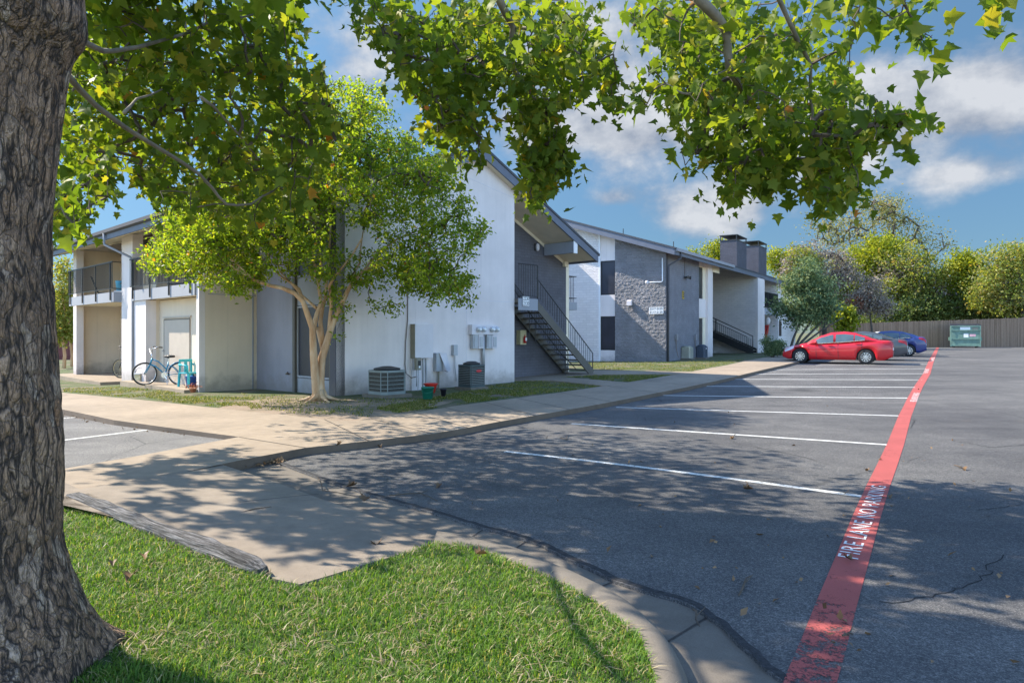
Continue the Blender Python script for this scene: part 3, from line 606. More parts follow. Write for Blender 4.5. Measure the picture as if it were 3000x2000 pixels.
def b1_front():
    # grey wall with the tall window strip (plane s = 0)
    twr, twl = F1.T(0, 968), F1.T(0, 864)
    w = MB(); w.box(0, .25, twl, TG, -.45, 4.75); w.build('front_wall', 'stucco_grey', b1)
    w = MB(); w.box(-.02, .25, .0, twr, -.4, 4.75); w.build('corner_trim', 'trim_dark', b1)
    w = MB(); w.box(-.05, .2, twl-.07, twl+.05, -.3, 4.75); w.build('window_surround', 'stair_brown', b1); w = MB(); w.box(-.01, .2, twr, twr+.05, -.3, 4.75); w.build('window_surround', 'stair_brown', b1)
    for z0, z1 in ((F1.Z(0, twl, 1104), F1.Z(0, twl, 897)), (3.05, 4.5)):
        f = MB(); a, b = twr+.052, twl-.072
        for x0, x1, q0, q1 in ((a, b, z0, z0+.05), (a, b, z1-.05, z1), (a, a+.04, z0+.05, z1-.05), (b-.04, b, z0+.05, z1-.05)): f.box(.02, .08, x0, x1, q0, q1)
        win = f.build('window', 'trim_grey', b1); g = MB(); g.box(.05, .06, a+.03, b-.03, z0+.03, z1-.03); g.build('pane', 'window_screen', win)
    for q0, q1 in ((-.3, F1.Z(0, twl, 1106)), (F1.Z(0, twl, 895), 3.04), (4.502, 4.75)): p = MB(); p.box(.03, .15, twr+.052, twl-.072, q0, q1); p.build('panel', 'trim_grey', b1)
    k = MB(); k.tube([(0, TG-1.9, .42), (-.1, TG-1.9, .42)], .018, 6); k.tube([(-.07, TG-1.9, .42), (-.07, TG-1.96, .46)], .03, 6); k.build('hose_tap', 'cable_brown', b1)
    # upper wall band behind the patios (plane s = 0) with doors
    w = MB(); w.box(0, .2, TG+.002, TL-.002, -.45, 4.75); w.build('patio_back_wall', 'stucco_cream', b1)
    ztop = lambda s: roofz(s)-RT+.01
    # partitions between the patios
    tp = F1.T(SF, 430); te = F1.T(SF, 577); tw = F1.T(SF, 591)
    w = MB(); w.prism([(SF+.12, TG, -.5), (-.002, TG, -.5), (-.002, TG, ztop(0)), (SF+.12, TG, ztop(SF+.12))], (0, .16, 0)); w.build('patio_partition', 'stucco_cream', b1)
    j = MB(); zj = F1.Z(SF, TG, 861); j.box(SF+.2, -.02, TG-.005, TG-.0005, zj, zj+.02); j.box(-.14, -.1, TG-.02, TG-.0005, -.3, 4.6); j.build('joint_strip', 'trim_grey', b1)
    w = MB(); w.box(SF-.05, SF+.118, TG-.004, TG+.17, -.5, ztop(SF-.05)); w.build('end_post', 'stucco_white', b1)
    ta, tb, tc_ = F1.T(SF, 393), F1.T(SF, 361), tp
    w = MB(); w.box(SF-.05, SF+.28, ta, tb, -.55, ztop(SF-.05)); w.build('column', 'stucco_white', b1)
    zs1 = F1.Z(SF, ta, 882); zs0 = F1.Z(SF, ta, 852)
    w = MB(); w.box(SF-.03, SF+.28, tp, ta-.002, -.55, zs1-.002); w.build('pier', 'stucco_white', b1)
    w = MB(); w.prism([(SF+.282, tp, -.5), (-.002, tp, -.5), (-.002, tp, ztop(0)), (SF+.282, tp, ztop(SF+.28))], (0, .3, 0)); w.build('patio_partition', 'stucco_cream', b1)
    tl2 = F1.T(SF, 228); w = MB(); w.box(SF-.05, SF+.2, tl2, TL-.002, -.6, ztop(SF-.05)); w.build('column', 'stucco_white', b1)
    w = MB(); w.box(SF+.202, -.002, TL-.06, TL-.003, -.6, ztop(SF+.2)); w.build('patio_side_wall', 'stucco_cream', b1)
    sd = F1.S(tp, 467); wq = F1.w(sd, tp); gq = gz(wq.x, wq.y)
    w = MB(); w.box(sd, sd+.1, TG+.166, tp-.002, gq-.3, zs1-.002); w.build('patio_back_wall', 'stucco_cream', b1)
    # balconies
    for (a, b, spx) in ((TG+.172, ta-.004, 0), (tb+.004, tl2-.004, 1)):
        s0 = SF-.10 if spx == 0 else SF-.30; za, zb = zs0, zs1
        q = MB(); q.box(s0, s0+.10, a, b, zb, za)
        if spx: q.box(s0+.101, SF+.1, a, a+.06, zb, za)
        bal = q.build('balcony', 'trim_grey', b1)
        q = MB(); q.box(s0+.102, -.003, a+.062, b, zb+.02, za-.18); q.build('balcony_floor', 'soffit_cream', bal)
        rl = MB(); zr0, zr1 = za+.12, za+1.02; sr_ = s0-.03
        rl.box(sr_-.02, sr_+.02, a+.0, b, zr1-.02, zr1+.02); rl.box(sr_-.012, sr_+.012, a, b, zr0-.012, zr0+.012)
        n = int((b-a)/.12)
        for i in range(n+1):
            tt = a+.02+(b-a-.04)*i/n; rl.box(sr_-.008, sr_+.008, tt-.008, tt+.008, zr0, zr1-.02)
        for i in range(4):
            tt = a+.25+(b-a-.5)*i/3; rl.box(sr_-.018, sr_+.018, tt-.02, tt+.02, zb+.06, zr1-.02)
        if spx:
            for zz in (zr0, zr1): rl.box(sr_+.021, SF-.06, a-.0, a+.03, zz-.015, zz+.015)
        rl.build('railing', 'rail_black', bal)
        # patio slab on the ground
        wz = F1.w(SF, (a+b)/2); gzz = gz(wz.x, wz.y)
        q = MB(); q.box(SF-.42 if spx == 0 else SF-.7, -.003, a-.1 if spx == 0 else a-.0, b+.0 if spx == 0 else b+1.0, gzz-.3, gzz+.10); q.build('patio_slab', 'concrete', b1)
        # doors
        for zz in (gzz+.10, za-.15):
            q_ = sd if (spx == 0 and zz < 1) else 0.0
            dd = MB(); d0, d1 = (F1.T(q_-.03, 556), F1.T(q_-.03, 480)) if spx == 0 else (a+.6, a+1.6)
            dd.box(q_-.03, q_-.002, d0, d1, zz, zz+2.0); dd.box(q_-.05, q_-.002, d0-.06, d1+.06, zz+2.03, zz+2.08); dr = dd.build('door', 'door_cream', b1); dd = MB(); dd.prism([(q_-.036, d0, zz), (q_-.036, d0+.03, zz), (q_-.036, d0+.03, zz+1.97), (q_-.036, d1-.03, zz+1.97), (q_-.036, d1-.03, zz), (q_-.036, d1, zz), (q_-.036, d1, zz+1.999), (q_-.036, d0, zz+1.999)], (.0055, 0, 0)); dd.build('door_gap', 'stair_brown', dr)
            h = MB(); h.tube([(q_-.03, d1-.08, zz+1.0), (q_-.09, d1-.08, zz+1.0)], [.02, .03], 8); h.build('handle', 'chrome', dr)
    sc = MB(); sc.lathe([(.05, 0), (.06, -.05), (.03, -.09)], 10, Matrix.Translation((SF+.5, F1.T(SF, 355), zs1+.02))); sc.build('patio_lamp', 'trim_white', b1)
    return zs0, zs1
ZS0, ZS1 = b1_front()
# ---- staircase of building 1
def b1_stairs():
    tf, tn = 1.0, -.15; s1, s0 = F1.S(tn, 1737), F1.S(tn, 1574); w0 = F1.w(s1, tn); z0 = gz(w0.x, w0.y)+.0; z1 = F1.Z(s0, tn, 878)
    st = thing('staircase', None, None, (0, 0, 0)); st.parent = b1
    dz, ds = z1-z0, s1-s0; sl = dz/ds
    for tt, wd in ((tn, .05), (tf, .05)):
        q = MB(); q.prism([(s1+.02, tt, z0), (s1-.22, tt, z0), (s0, tt, z1-.33), (s0, tt, z1-.02), (s1+.02, tt, z0+.18)], (0, wd, 0)); q.build('stringer', 'stair_brown', st)
    n = 14
    for i in range(1, n):
        k = i/n; sx = s1-ds*k; zz = z0+dz*k-.02
        q = MB(); q.box(sx-.13, sx+.14, tn+.055, tf-.005, zz-.05, zz); q.build('tread', 'tread', st)
    lz = MB(); lz.box(SE+.002, s0, tn, TB-.003, z1-.12, z1-.0); lz.build('landing', 'concrete_dark', st)
    lz = MB(); lz.box(SE+.002, s0-.002, tn-.03, tn-.001, z1-.36, z1+.02); lz.build('landing_fascia', 'trim_grey', st)
    rl = MB(); tr = tn-.012; r0, r1 = z1+.1, F1.Z(s0, tn, 778)
    rl.tube([(SE+.01, tr, r1), (s0, tr, r1)], .017, 6); rl.tube([(SE+.01, tr, r0), (s0, tr, r0)], .012, 6)
    for i in range(9): sx = SE+.04+(s0-SE-.06)*i/8; rl.tube([(sx, tr, r0), (sx, tr, r1)], .009, 5)
    rl.tube([(s0, tr, z1-.3), (s0, tr, r1)], .02, 6); rl.build('landing_railing', 'rail_black', st)
    for tt in (tn, tf):
        rl = MB(); tr = tt+.025; hh = .82
        top = lambda s: z0+sl*(s1-s)+hh
        low = lambda s: z0+sl*(s1-s)+.16
        rl.tube([(s0, tr, top(s0)-.1), (s1+.02, tr, top(s1+.02)-.06), (s1+.02, tr, z0)], .018, 6)
        m = 24
        for i in range(m):
            sx = s0+.07+(ds-.1)*i/m
            rl.tube([(sx, tr, low(sx)), (sx, tr, top(sx)-.09)], .008 if i % 8 else .015, 5)
        rl.build('railing', 'rail_black', st)
    g = MB(); tg = tn+.35                          # guard pipes under the flight
    P = lambda a, d: (s0+ds*a, tg, z0+dz*(1-a)-d)
    g.tube([P(-.25, .30), P(0, .42), P(.62, .42), P(.62, 1.15)], .016, 6); g.tube([P(0, .42), (s0+.0, tg, z0+dz*.52)], .014, 6); g.tube([P(.1, .45), (s0+ds*.1, tg, z0+dz*.45)], .014, 6)
    g.tube([(s0+ds*.1, tg, z0+dz*.45), (s0+ds*.62, tg, z0+dz*.24), (s0+ds*.82, tg, z0+dz*.07)], .014, 6); g.build('guard_pipe', 'rail_black', st)
    return z1, s0
ZL1, SL0 = b1_stairs()
def far_balcony():
    q = MB(); s = SR; q.box(s+.002, s+1.3, TB+.5, TB+3.5, 2.45, 2.75); q.build('balcony', 'trim_grey', b1)
    q = MB()
    for zz in (2.9, 3.75): q.box(s+1.25, s+1.28, TB+.5, TB+3.5, zz, zz+.03); q.box(s, s+1.28, TB+.5, TB+.53, zz, zz+.03)
    for i in range(11): q.box(s+.1*i+.1, s+.1*i+.115, TB+.505, TB+.52, 2.75, 3.76)
    q.build('railing', 'rail_black', b1); q = MB(); q.box(s, s+.2, TB+.02, TB+.4, -.2, 4.15); q.build('rear_post', 'soffit_cream', b1)
far_balcony()

# ---- things fixed to the gable wall
def wall_thing(name, label, cat, p, y_base, group=None, t=0.0):
    s = F1.S(t, p); z = F1.Z(s, t, y_base); return thing(name, label, cat, F1.w(s, t, z), F1.rz, group), s, z
def wall_fixtures():
    S = lambda p: F1.S(0, p); Z = lambda p, q: F1.Z(F1.S(0, p), 0, q)
    o, s, z = wall_thing('utility_cabinet', 'tall white metal cabinet on the gable wall beside the vertical cable', 'cabinet', 1203, 1049)
    w = S(1256)-s; h = Z(1203, 949)-z
    q = MB(); q.box(0, w, -.2, -.001, 0, h); q.build('body', 'box_white', o, bevel=.006); q = MB(); q.box(-.012, -.001, -.2, -.002, 0, h); q.build('side_panel', 'box_olive', o)
    q = MB(); q.box(.0, w*.72, -.06, -.001, -1.06, -.012); q.build('lower_panel', 'box_white', o); q = MB(); q.box(w*.55, w*.62, -.10, -.061, -1.05, -.014); q.box(w*.72+.001, w*.72+.04, -.09, -.001, -1.06, -.012); q.build('channel', 'conduit', o)
    o, s, z = wall_thing('meter_box', 'small olive box with dark window under the tall white cabinet', 'meter', 1202, 1083, None)
    q = MB(); q.box(-.02, .14, -.30, -.201, 0, .34); q.build('body', 'box_olive', o); q = MB(); q.box(.03, .12, -.315, -.301, .06, .26); q.build('window', 'black_plastic', o); q = MB(); q.box(.04, .10, -.322, -.316, .06, .12); q.build('label_plate', 'sign_white', o)
    q = MB(); q.tube([(.02, -.25, 0), (.03, -.24, -.25), (.06, -.2, -.45)], .014, 6); q.tube([(.08, -.25, 0), (.09, -.24, -.3), (.1, -.2, -.75), (.04, -.25, -.82)], .012, 6); q.build('conduit', 'conduit', o, True)
    o, s, z = wall_thing('wall_cable', 'thin dark cable running straight down the white gable wall', 'cable', 1189, 1098)
    q = MB(); q.tube([(.05, -.02, 2.3), (.04, -.03, 1.5), (-.03, -.03, .9), (-.05, -.03, .3), (-.03, -.05, .05), (.12, -.09, -.08), (.3, -.12, -.05)], .013, 6); tag(q.build('cable', 'cable_brown', o, True))
    o, s, z = wall_thing('telecom_box', 'grey box with its white cover hanging open, on a thin post', 'utility box', 1268, 1087)
    w = S(1285)-s
    q = MB(); q.box(0, .26, -.16, -.001, 0, .52); q.build('body', 'box_grey', o); q = MB(); q.prism([(.1, -.165, .52), (.26, -.30, .0), (.50, -.20, .0), (.36, -.17, .52)], (0, -.012, 0)); q.build('cover', 'box_white', o)
    q = MB(); q.tube([(.13, -.1, 0), (.12, -.1, -.7)], .028, 7); q.build('post', 'box_olive', o); q = MB(); q.tube([(.26, -.2, .02), (.34, -.24, -.02), (.42, -.2, .05), (.48, -.18, .02)], .009, 5); q.build('loose_wire', 'cable_brown', o)
    o, s, z = wall_thing('junction_box', 'small narrow grey box with a single conduit below it', 'utility box', 1322, 1041)
    q = MB(); q.box(0, .15, -.12, -.001, 0, .31); q.build('body', 'box_grey', o, bevel=.005); q = MB(); q.tube([(.09, -.06, 0), (.1, -.05, -.35), (.17, -.04, -.75)], .014, 6); q.build('conduit', 'conduit', o)
    o, s, z = wall_thing('meter_bank', 'row of four round electric meters in one long white housing', 'electric meter', 1372, 980)
    w = S(1448)-s; h = Z(1372, 951)-z
    q = MB(); q.box(0, w, -.17, -.001, 0, h); q.build('housing', 'box_white', o, bevel=.008)
    for k in (.22, .40, .74, .92):
        q = MB(); q.lathe([(.075, 0), (.085, .03), (.085, .07), (.06, .12), (.0, .125)], 16, Matrix.Translation((w*k, -.171, h*.55)) @ Matrix.Rotation(R(90), 4, 'X')); me = q.build('meter', 'meter_glass', o, True)
        q = MB(); q.lathe([(.04, 0), (.04, .004)], 12, Matrix.Translation((w*k, -.297, h*.55)) @ Matrix.Rotation(R(90), 4, 'X')); q.build('dial', 'sign_white', me)
    q = MB(); q.tube([(w*.5, -.08, 0), (w*.5, -.08, -1.15)], .05, 10); q.build('conduit', 'conduit', o, True)
    for k, p, lab in ((0, 1376, 'left grey breaker box under the four electric meters'), (1, 1416, 'right grey breaker box under the four electric meters')):
        o2, s, z = wall_thing('breaker_box', lab, 'breaker box', p, 1021, 'breaker boxes under the meters')
        for x, m in ((0, 'box_grey'), (.23, 'box_white')):
            q = MB(); q.box(x, x+.21, -.15-.01*k, -.001, 0, .42); bd = q.build('enclosure', m, o2, bevel=.005); q = MB(); q.box(x+.04, x+.17, -.168-.01*k, -.152-.01*k, .05, .36); q.build('door', 'box_grey', bd)
        
        for x in (.1, .33): q = MB(); q.tube([(x, -.07, .42), (x, -.07, .5)], .03, 8); q.build('nipple', 'conduit', o2)
    # on the stair wall
    o, s, z = wall_thing('wall_light', 'oval white light with black frame high on the stair wall', 'light', 1569, 735, None, TB)
    q = MB(); q.box(-.1, .1, -.05, -.001, 0, .26); q.build('base', 'black_plastic', o, bevel=.03); q = MB(); q.lathe([(.0, -.02), (.05, 0), (.07, .06), (.07, .17), (.05, .23), (0, .25)], 14, Matrix.Translation((.02, -.08, .01))); q.build('diffuser', 'box_white', o, True)
    o, s, z = wall_thing('extinguisher_cabinet', 'cream cabinet holding a red fire extinguisher below the stair', 'fire extinguisher', 1513, 1009, None, TB)
    q = MB(); q.box(0, .30, -.19, -.001, 0, .5); q.build('case', 'cream_plastic', o); q = MB(); q.lathe([(.05, .05), (.055, .2), (.04, .27), (.015, .3), (.015, .34)], 12, Matrix.Translation((.17, -.245, 0))); ex = q.build('extinguisher', 'extinguisher', o, True); q = MB(); q.box(.13, .21, -.305, -.301, .13, .24); q.build('label_plate', 'sign_white', ex)
wall_fixtures()
def sign(name, label, lines, size, centre, rz, w, h, char, mats=('sign_white', 'sign_black')):
    o = thing(name, label, 'sign', centre, rz)
    q = MB(); q.box(-w/2, w/2, -.02, 0, -h/2, h/2); q.build('board', mats[0], o)
    q = MB(); n = len(lines)
    for i, ln in enumerate(lines):
        vs, fs = text_mesh(ln, 1.0); xw = max(v.x for v in vs)-min(v.x for v in vs); yh = max(v.y for v in vs)-min(v.y for v in vs)
        zc = h*(.5-(i+.5)/n); sx = w*.9/xw; sy = h/n*char/yh
        q.add([(v.x*sx, -.023+v.z, zc+v.y*sy) for v in vs], fs)
    q.build('numbers', mats[1], o); return o
sign('number_sign', 'white number sign reading 2230 above 2130 on the stair landing', ['2230', '2130'], 1, F1.w(F1.S(-.2, 1540), -.2, F1.Z(F1.S(-.2, 1540), -.2, 882)), F1.rz, .30, .30, .8)

# ---- condensers, buckets
def condenser(name, label, loc, rz, w, d, h, style):
    o = thing(name, label, 'air conditioner', loc, rz, 'outdoor air conditioning units')
    q = MB(); q.box(-w/2-.06, w/2+.06, -d/2-.06, d/2+.06, -.12, .03); q.build('pad', 'concrete_dark', o)
    c = {'old': ('unit_fins', 'unit_slat', 'unit_dark'), 'dark': ('black_plastic', 'unit_dark', 'unit_slat'), 'beige': ('unit_beige', 'unit_beige', 'unit_beige'), 'navy': ('unit_navy', 'unit_navy', 'unit_navy')}[style]
    k = .16*w if style != 'dark' else .05*w
    oct_ = [(-w/2+k, -d/2), (w/2-k, -d/2), (w/2, -d/2+k), (w/2, d/2-k), (w/2-k, d/2), (-w/2+k, d/2), (-w/2, d/2-k), (-w/2, -d/2+k)]
    sc = lambda f, z: [(x*f, y*f, z) for x, y in oct_]
    q = MB(); q.prism(sc(.95, .05), (0, 0, h-.1)); q.build('coil', c[0], o)
    q = MB(); q.prism(sc(1.0, .03), (0, 0, .07)); q.prism(sc(1.0, h-.07), (0, 0, .05))
    for x, y in oct_: q.tube([(x*.97, y*.97, .1), (x*.97, y*.97, h-.07)], .012, 6)
    q.build('frame', c[1], o)
    q = MB(); n = 5 if style == 'old' else 11
    for i in range(1, n):
        z = .08+(h-.15)*i/n; q.prism(sc(.985, z-.006), (0, 0, .012))
    q.build('louvre', c[2] if style == 'dark' else c[1], o)
    q = MB(); r = w*.42; q.lathe([(r, h-.02), (r+.02, h+.02), (r-.02, h+.03), (.12, h+.07), (.12, h+.05), (0, h+.05)], 24); q.build('fan_guard', 'black_plastic' if style in ('old', 'dark') else c[0], o, True)
    if style == 'dark': q = MB(); q.lathe([(.0, 0), (1, 0), (1, .008), (0, .01)], 20, Matrix.Translation((w*.02, -d/2-.012, h*.72)) @ Matrix.Diagonal((.10, 1, .036, 1)) @ Matrix.Rotation(R(90), 4, 'X')); q.build('badge', 'badge_red', o)
    if style == 'navy': q = MB(); q.box(-w*.32, w*.0, -d/2-.016, -d/2-.004, h*.74, h*.82); q.build('badge', 'sign_white', o)
    return o
def place_ac(a, b, yb, yt, label, style, dshift=.45):
    p = G((a+b)/2, yb, 0); wid = (b-a)/FPX*p.y; h = (yb-yt)/FPX*p.y
    return condenser('condenser_unit', label, (p.x, p.y+dshift, gz(p.x, p.y)+.02), F1.rz if style in ('old', 'dark') else F2.rz, wid*.74, wid*.74, h, style)
place_ac(1062, 1186, 1163, 1086, 'low wide old condenser unit with pale slats, left of the wall cabinet', 'old')
place_ac(1340, 1419, 1140, 1069, 'dark slatted condenser unit with an oval red badge', 'dark', .3)
def small_ground():
    p = G(1253, 1168, 0); o = thing('bucket', 'green plastic bucket on the bare earth by the wall', 'bucket', p); k = 37/FPX*p.y/2
    q = MB(); q.lathe([(k*.78, 0), (k*.97, k*1.75), (k*1.04, k*1.75), (k*1.04, k*1.9), (k*.93, k*1.9), (k*.75, .02)], 22); q.build('tub', 'tub_green', o, True); q = MB(); q.tube([(-k, 0, k*1.7), (-k*.8, -k*.9, k*1.2), (0, -k*1.12, k*.95), (k*.8, -k*.9, k*1.2), (k, 0, k*1.7)], .006, 5); q.build('handle', 'tub_green', o, True)
    p = G(1262, 1150, 0); k = .16
    tag(MB().lathe([(k*.7, 0), (k, .2), (k*1.25, .23), (k*1.25, .245), (k*.92, .235), (k*.6, .02)], 20).build('basin', 'red_plastic', None, True, loc=p), 'red plastic basin behind the green bucket', 'basin')
    p = G(1299, 1160, 0); k = 19/FPX*p.y/2*1.0
    tag(MB().lathe([(k*.62, 0), (k*.95, k*2.0), (k*1.1, k*2.0), (k*1.1, k*2.3), (k*.95, k*2.3), (k*.9, k*1.9), (0, k*1.85)], 18).build('plant_pot', 'pot_black', None, True, loc=p), 'small black plant pot right of the green bucket', 'plant pot')
small_ground()
# ------------------------------------------------------------------ building 2
C2 = G(1951, 1057, 0); F2 = Frame((C2.x, C2.y), R(33))
b2 = thing('apartment_building', 'grey and white apartment building with textured stone corner and two chimneys', 'building', (C2.x, C2.y, 0), F2.rz)
F2A = -R(33)                                      # rotation of things on the faces that look left
EV = -.64; ZE = F2.Z(-.6, EV, 725); SL2 = .317; RG2 = 7.2
def roof2(t): return ZE+SL2*(t-EV) if t < RG2 else ZE+SL2*(2*RG2-t-EV)
def b2_build():
    tA, tB, tC = F2.T(0, 1802), F2.T(0, 1754), F2.T(0, 1671)
    S = lambda p, t=0: F2.S(t, p)
    zb = -.3; top = lambda t: roof2(t)-.28
    sG = S(2048); sc0, sc1 = S(2071), S(2085)
    w = MB(); w.prism([(.05, .01, zb), (.05, tA, zb), (.05, tA, top(tA)), (.05, .01, top(0))], (.2, 0, 0)); sw_ = w.build('stone_wall', 'stone_grey', b2)
    nu, nv = 90, 200; V = []
    for i in range(nu+1):
        y = tA*i/nu; zt = top(y)
        for j in range(nv+1):
            z = zb+(zt-zb)*j/nv; row = math.floor(z/.17); u = y/.34+.5*(row % 2)+.25*mnoise.noise(Vector((row*7.1, 0, 3))); cell = math.floor(u)
            e = min(min(u-cell, 1-(u-cell))*.34, min(z/.17-row, 1-(z/.17-row))*.17); f = min(1, max(0, e)/.035); rr = .5+.5*mnoise.noise(Vector((cell*3.7, row*5.3, 1)))
            V.append((-.004-.013*f*rr-.022*mnoise.noise(Vector((y*8, z*13, 2)))-.012*mnoise.noise(Vector((y*20, z*26, 5))), y, z))
    F = [(i*(nv+1)+j, i*(nv+1)+j+1, (i+1)*(nv+1)+j+1, (i+1)*(nv+1)+j) for i in range(nu) for j in range(nv)]
    fast_mesh('stone_facing', V, F, 'stone_grey', sw_)
    w = MB(); w.box(-.012, .25, -.02, -.0005, zb, top(0)-.02); w.build('corner_trim', 'trim_dark', b2)
    w = MB(); w.prism([(.0, tB+.002, zb), (0, tC+5.5, zb), (0, tC+5.5, top(tC+5.5)), (0, RG2, top(RG2)), (0, tB+.002, top(tB))], (.25, 0, 0)); w.build('brick_wall', 'brick_white', b2)
    w = MB(); w.box(-2.3, -.002, 7.0, 7.3, zb, 7.15); w.build('shadow_wall', 'stucco_white', b2)  # unseen wall, added and sized to cast the diagonal shadow on the end face
    w = MB(); zu1, zu0 = F2.Z(0, tA, 762), F2.Z(0, tA, 863); zl1, zl0 = F2.Z(0, tA, 926), F2.Z(0, tA, 1026)
    for a, b in ((zb, zl0), (zl1, zu0)): w = MB(); w.box(.04, .2, tA+.002, tB, a, b); w.build('window_panel', 'stucco_white', b2)
    w = MB(); w.prism([(.04, tA+.002, zu1), (.04, tB, zu1), (.04, tB, top(tB)), (.04, tA+.002, top(tA))], (.16, 0, 0)); w.build('window_panel', 'stucco_white', b2)
    w = MB(); w.box(-.01, .2, tB-.09, tB+.001, zb, top(tB)-.03); w.build('mullion', 'trim_white', b2)
    for z0, z1 in ((zl0, zl1), (zu0, zu1)):
        f = MB(); a, b = tA+.004, tB-.092
        for y0, y1, q0, q1 in ((a, b, z0, z0+.06), (a, b, z1-.06, z1), (a, a+.05, z0+.061, z1-.061), (b-.05, b, z0+.061, z1-.061)): f.box(.05, .14, y0, y1, q0, q1)
        wi = f.build('window', 'rail_black', b2); g = MB(); g.box(.08, .09, a+.03, b-.03, z0+.03, z1-.03); g.build('pane', 'window_screen', wi)
    w = MB(); w.box(.252, sG, 0, .25, zb, top(0)); w.build('front_wall', 'brick_grey', b2)
    # window strip and cream edge after the grey wall
    zq = [F2.Z(sG, .1, q) for q in (1013, 929, 874, 778)]
    w = MB(); w.box(sG+.002, sc0-.002, .06, .25, zb, zq[0]); w.build('window_panel', 'stucco_white', b2); w = MB(); w.box(sG+.002, sc0-.002, .06, .25, zq[1], zq[2]); w.build('window_panel', 'stucco_white', b2); w = MB(); w.box(sG+.002, sc0-.002, .06, .25, zq[3], top(.1)); w.build('window_panel', 'stucco_white', b2)
    for z0, z1 in ((zq[0], zq[1]), (zq[2], zq[3])):
        f = MB(); f.box(sG+.004, sG+.06, .08, .16, z0, z1); f.box(sc0-.5, sc0-.004, .08, .16, z0, z1); f.box(sG+.061, sc0-.501, .08, .16, z1-.05, z1); wi = f.build('window', 'soffit_cream', b2)
        g = MB(); g.box(sG+.06, sc0-.5, .11, .12, z0, z1-.051); g.build('pane', 'window_screen', wi)
    w = MB(); w.box(sc0, sc1, -.06, .3, zb, top(0)-.0); w.build('column', 'stucco_white', b2)
    w = MB(); w.box(sc1-.02, sc1+1.2, -.1, .3, top(0)-.45, top(0)+.05); w.build('beam', 'soffit_cream', b2)
    # stair recess: side wall that looks left, back wall
    tw = -.5; sW = S(2213, tw); sW2 = S(2233, tw)
    w = MB(); w.prism([(sW, tw, zb), (sW, 5.2, zb), (sW, 5.2, top(5.2)), (sW, tw, top(tw)+.02)], (.22, 0, 0)); w.build('recess_wall', 'brick_white', b2)
    w = MB(); w.box(sW-.0, sW2, tw-.16, tw-.002, zb, top(tw)-.0); w.build('column', 'stucco_white', b2)
    w = MB(); w.box(sc1, sW-.002, 5.0, 5.2, zb, top(5)); w.box(sc1-.3, sc1-.001, .31, 5.2, zb, top(.3)); w.build('recess_back_wall', 'stucco_grey', b2)
    # stair in the recess
    st = thing('staircase', None, None, (0, 0, 0)); st.parent = b2
    s_st = sW-1.25; tf = F2.T(s_st, 2205); wf = F2.w(s_st, tf); z0 = gz(wf.x, wf.y); tt = F2.T(s_st, 2080); zt = F2.Z(s_st, tt, 968)
    q = MB()
    for ss in (s_st, s_st+1.05): q.prism([(ss, tf, z0), (ss, tf, z0+.28), (ss, tt, zt+.05), (ss, tt, zt-.42), (ss, tf+.35, z0)], (.06, 0, 0))
    q.build('stringer', 'rail_black', st)
    n = 15
    for i in range(1, n):
        k = i/n; y = tf+(tt-tf)*k; z = z0+.1+(zt-z0-.1)*k; q = MB(); q.box(s_st+.061, s_st+1.049, y-.14, y+.14, z-.05, z); q.build('tread', 'tread', st)
    q = MB(); hh = .95; f = lambda k, d: (s_st+.03, tf+(tt-tf)*k, z0+.15+(zt-z0-.15)*k+d)
    q.tube([f(1, hh), f(0, hh), (s_st+.03, tf, z0)], .035, 6); q.tube([f(1, hh-.22), f(.13, hh-.22), f(.13, .1)], .022, 6)
    for i in range(1, 22): q.tube([f(i/22, .05), f(i/22, hh-.22)], .016, 5)
    q.tube([f(.86, 0), f(.86, hh)], .05, 6); q.build('railing', 'rail_black', st)
    q = MB(); q.box(sc1+.3, sW-.003, tt, 4.99, zt-.3, zt); q.build('landing', 'concrete_dark', st)
    # balcony bay and the bay walls beyond
    s3 = S(2278, -.5); zb1, zb0 = F2.Z(sW2, -.5, 903), F2.Z(sW2, -.5, 921)
    q = MB(); q.box(sW2+.002, s3, -.55, -.45, zb0, zb1); bal = q.build('balcony', 'trim_grey', b2); q = MB(); q.box(sW2+.002, s3-.002, -.449, 1.3, zb0+.03, zb1-.2); q.build('balcony_floor', 'soffit_cream', bal)
    q = MB(); r1 = F2.Z(sW2, -.5, 853)
    q.box(sW2+.01, s3-.01, -.56, -.52, r1-.04, r1); q.box(sW2+.01, s3-.01, -.555, -.525, zb1+.1, zb1+.14)
    for i in range(30): x = sW2+.1+(s3-sW2-.2)*i/29; e = .04 if i in (9, 20) else .012; q.box(x-e, x+e, -.56, -.53, zb1-.3 if i in (9, 20) else zb1+.1, r1-.04)
    q.build('railing', 'rail_black', bal)
    w = MB(); w.box(sW2+.002, s3+.3, 1.3, 1.5, zb, top(1.3)); w.build('patio_back_wall', 'stucco_grey', b2)
    s4 = S(2306, -.5)
    w = MB(); w.prism([(s3+.25, -.5, zb), (s3+.25, 1.29, zb), (s3+.25, 1.29, top(1.2)), (s3+.25, -.5, top(-.5))], (.2, 0, 0)); w.box(s3+.46, s3+9, -.1, .1, zb, top(0)-.02); w.build('bay_wall', 'brick_white', b2)
    q = MB(); q.box(s3+1.2, s3+3.2, -.14, -.102, 1.2, 2.6); wi = q.build('window', 'trim_white', b2); q = MB(); q.box(s3+1.3, s3+3.1, -.16, -.141, 1.3, 2.5); q.build('pane', 'window_screen', wi)
    SEND = s3+9.2
    w = MB(); w.box(SEND-.25, SEND, .11, 14, zb, top(0)); w.box(.3, SEND-.26, 13.7, 14, zb, top(0)); w.build('rear_wall', 'stucco_white', b2)
    # roof
    r = MB()
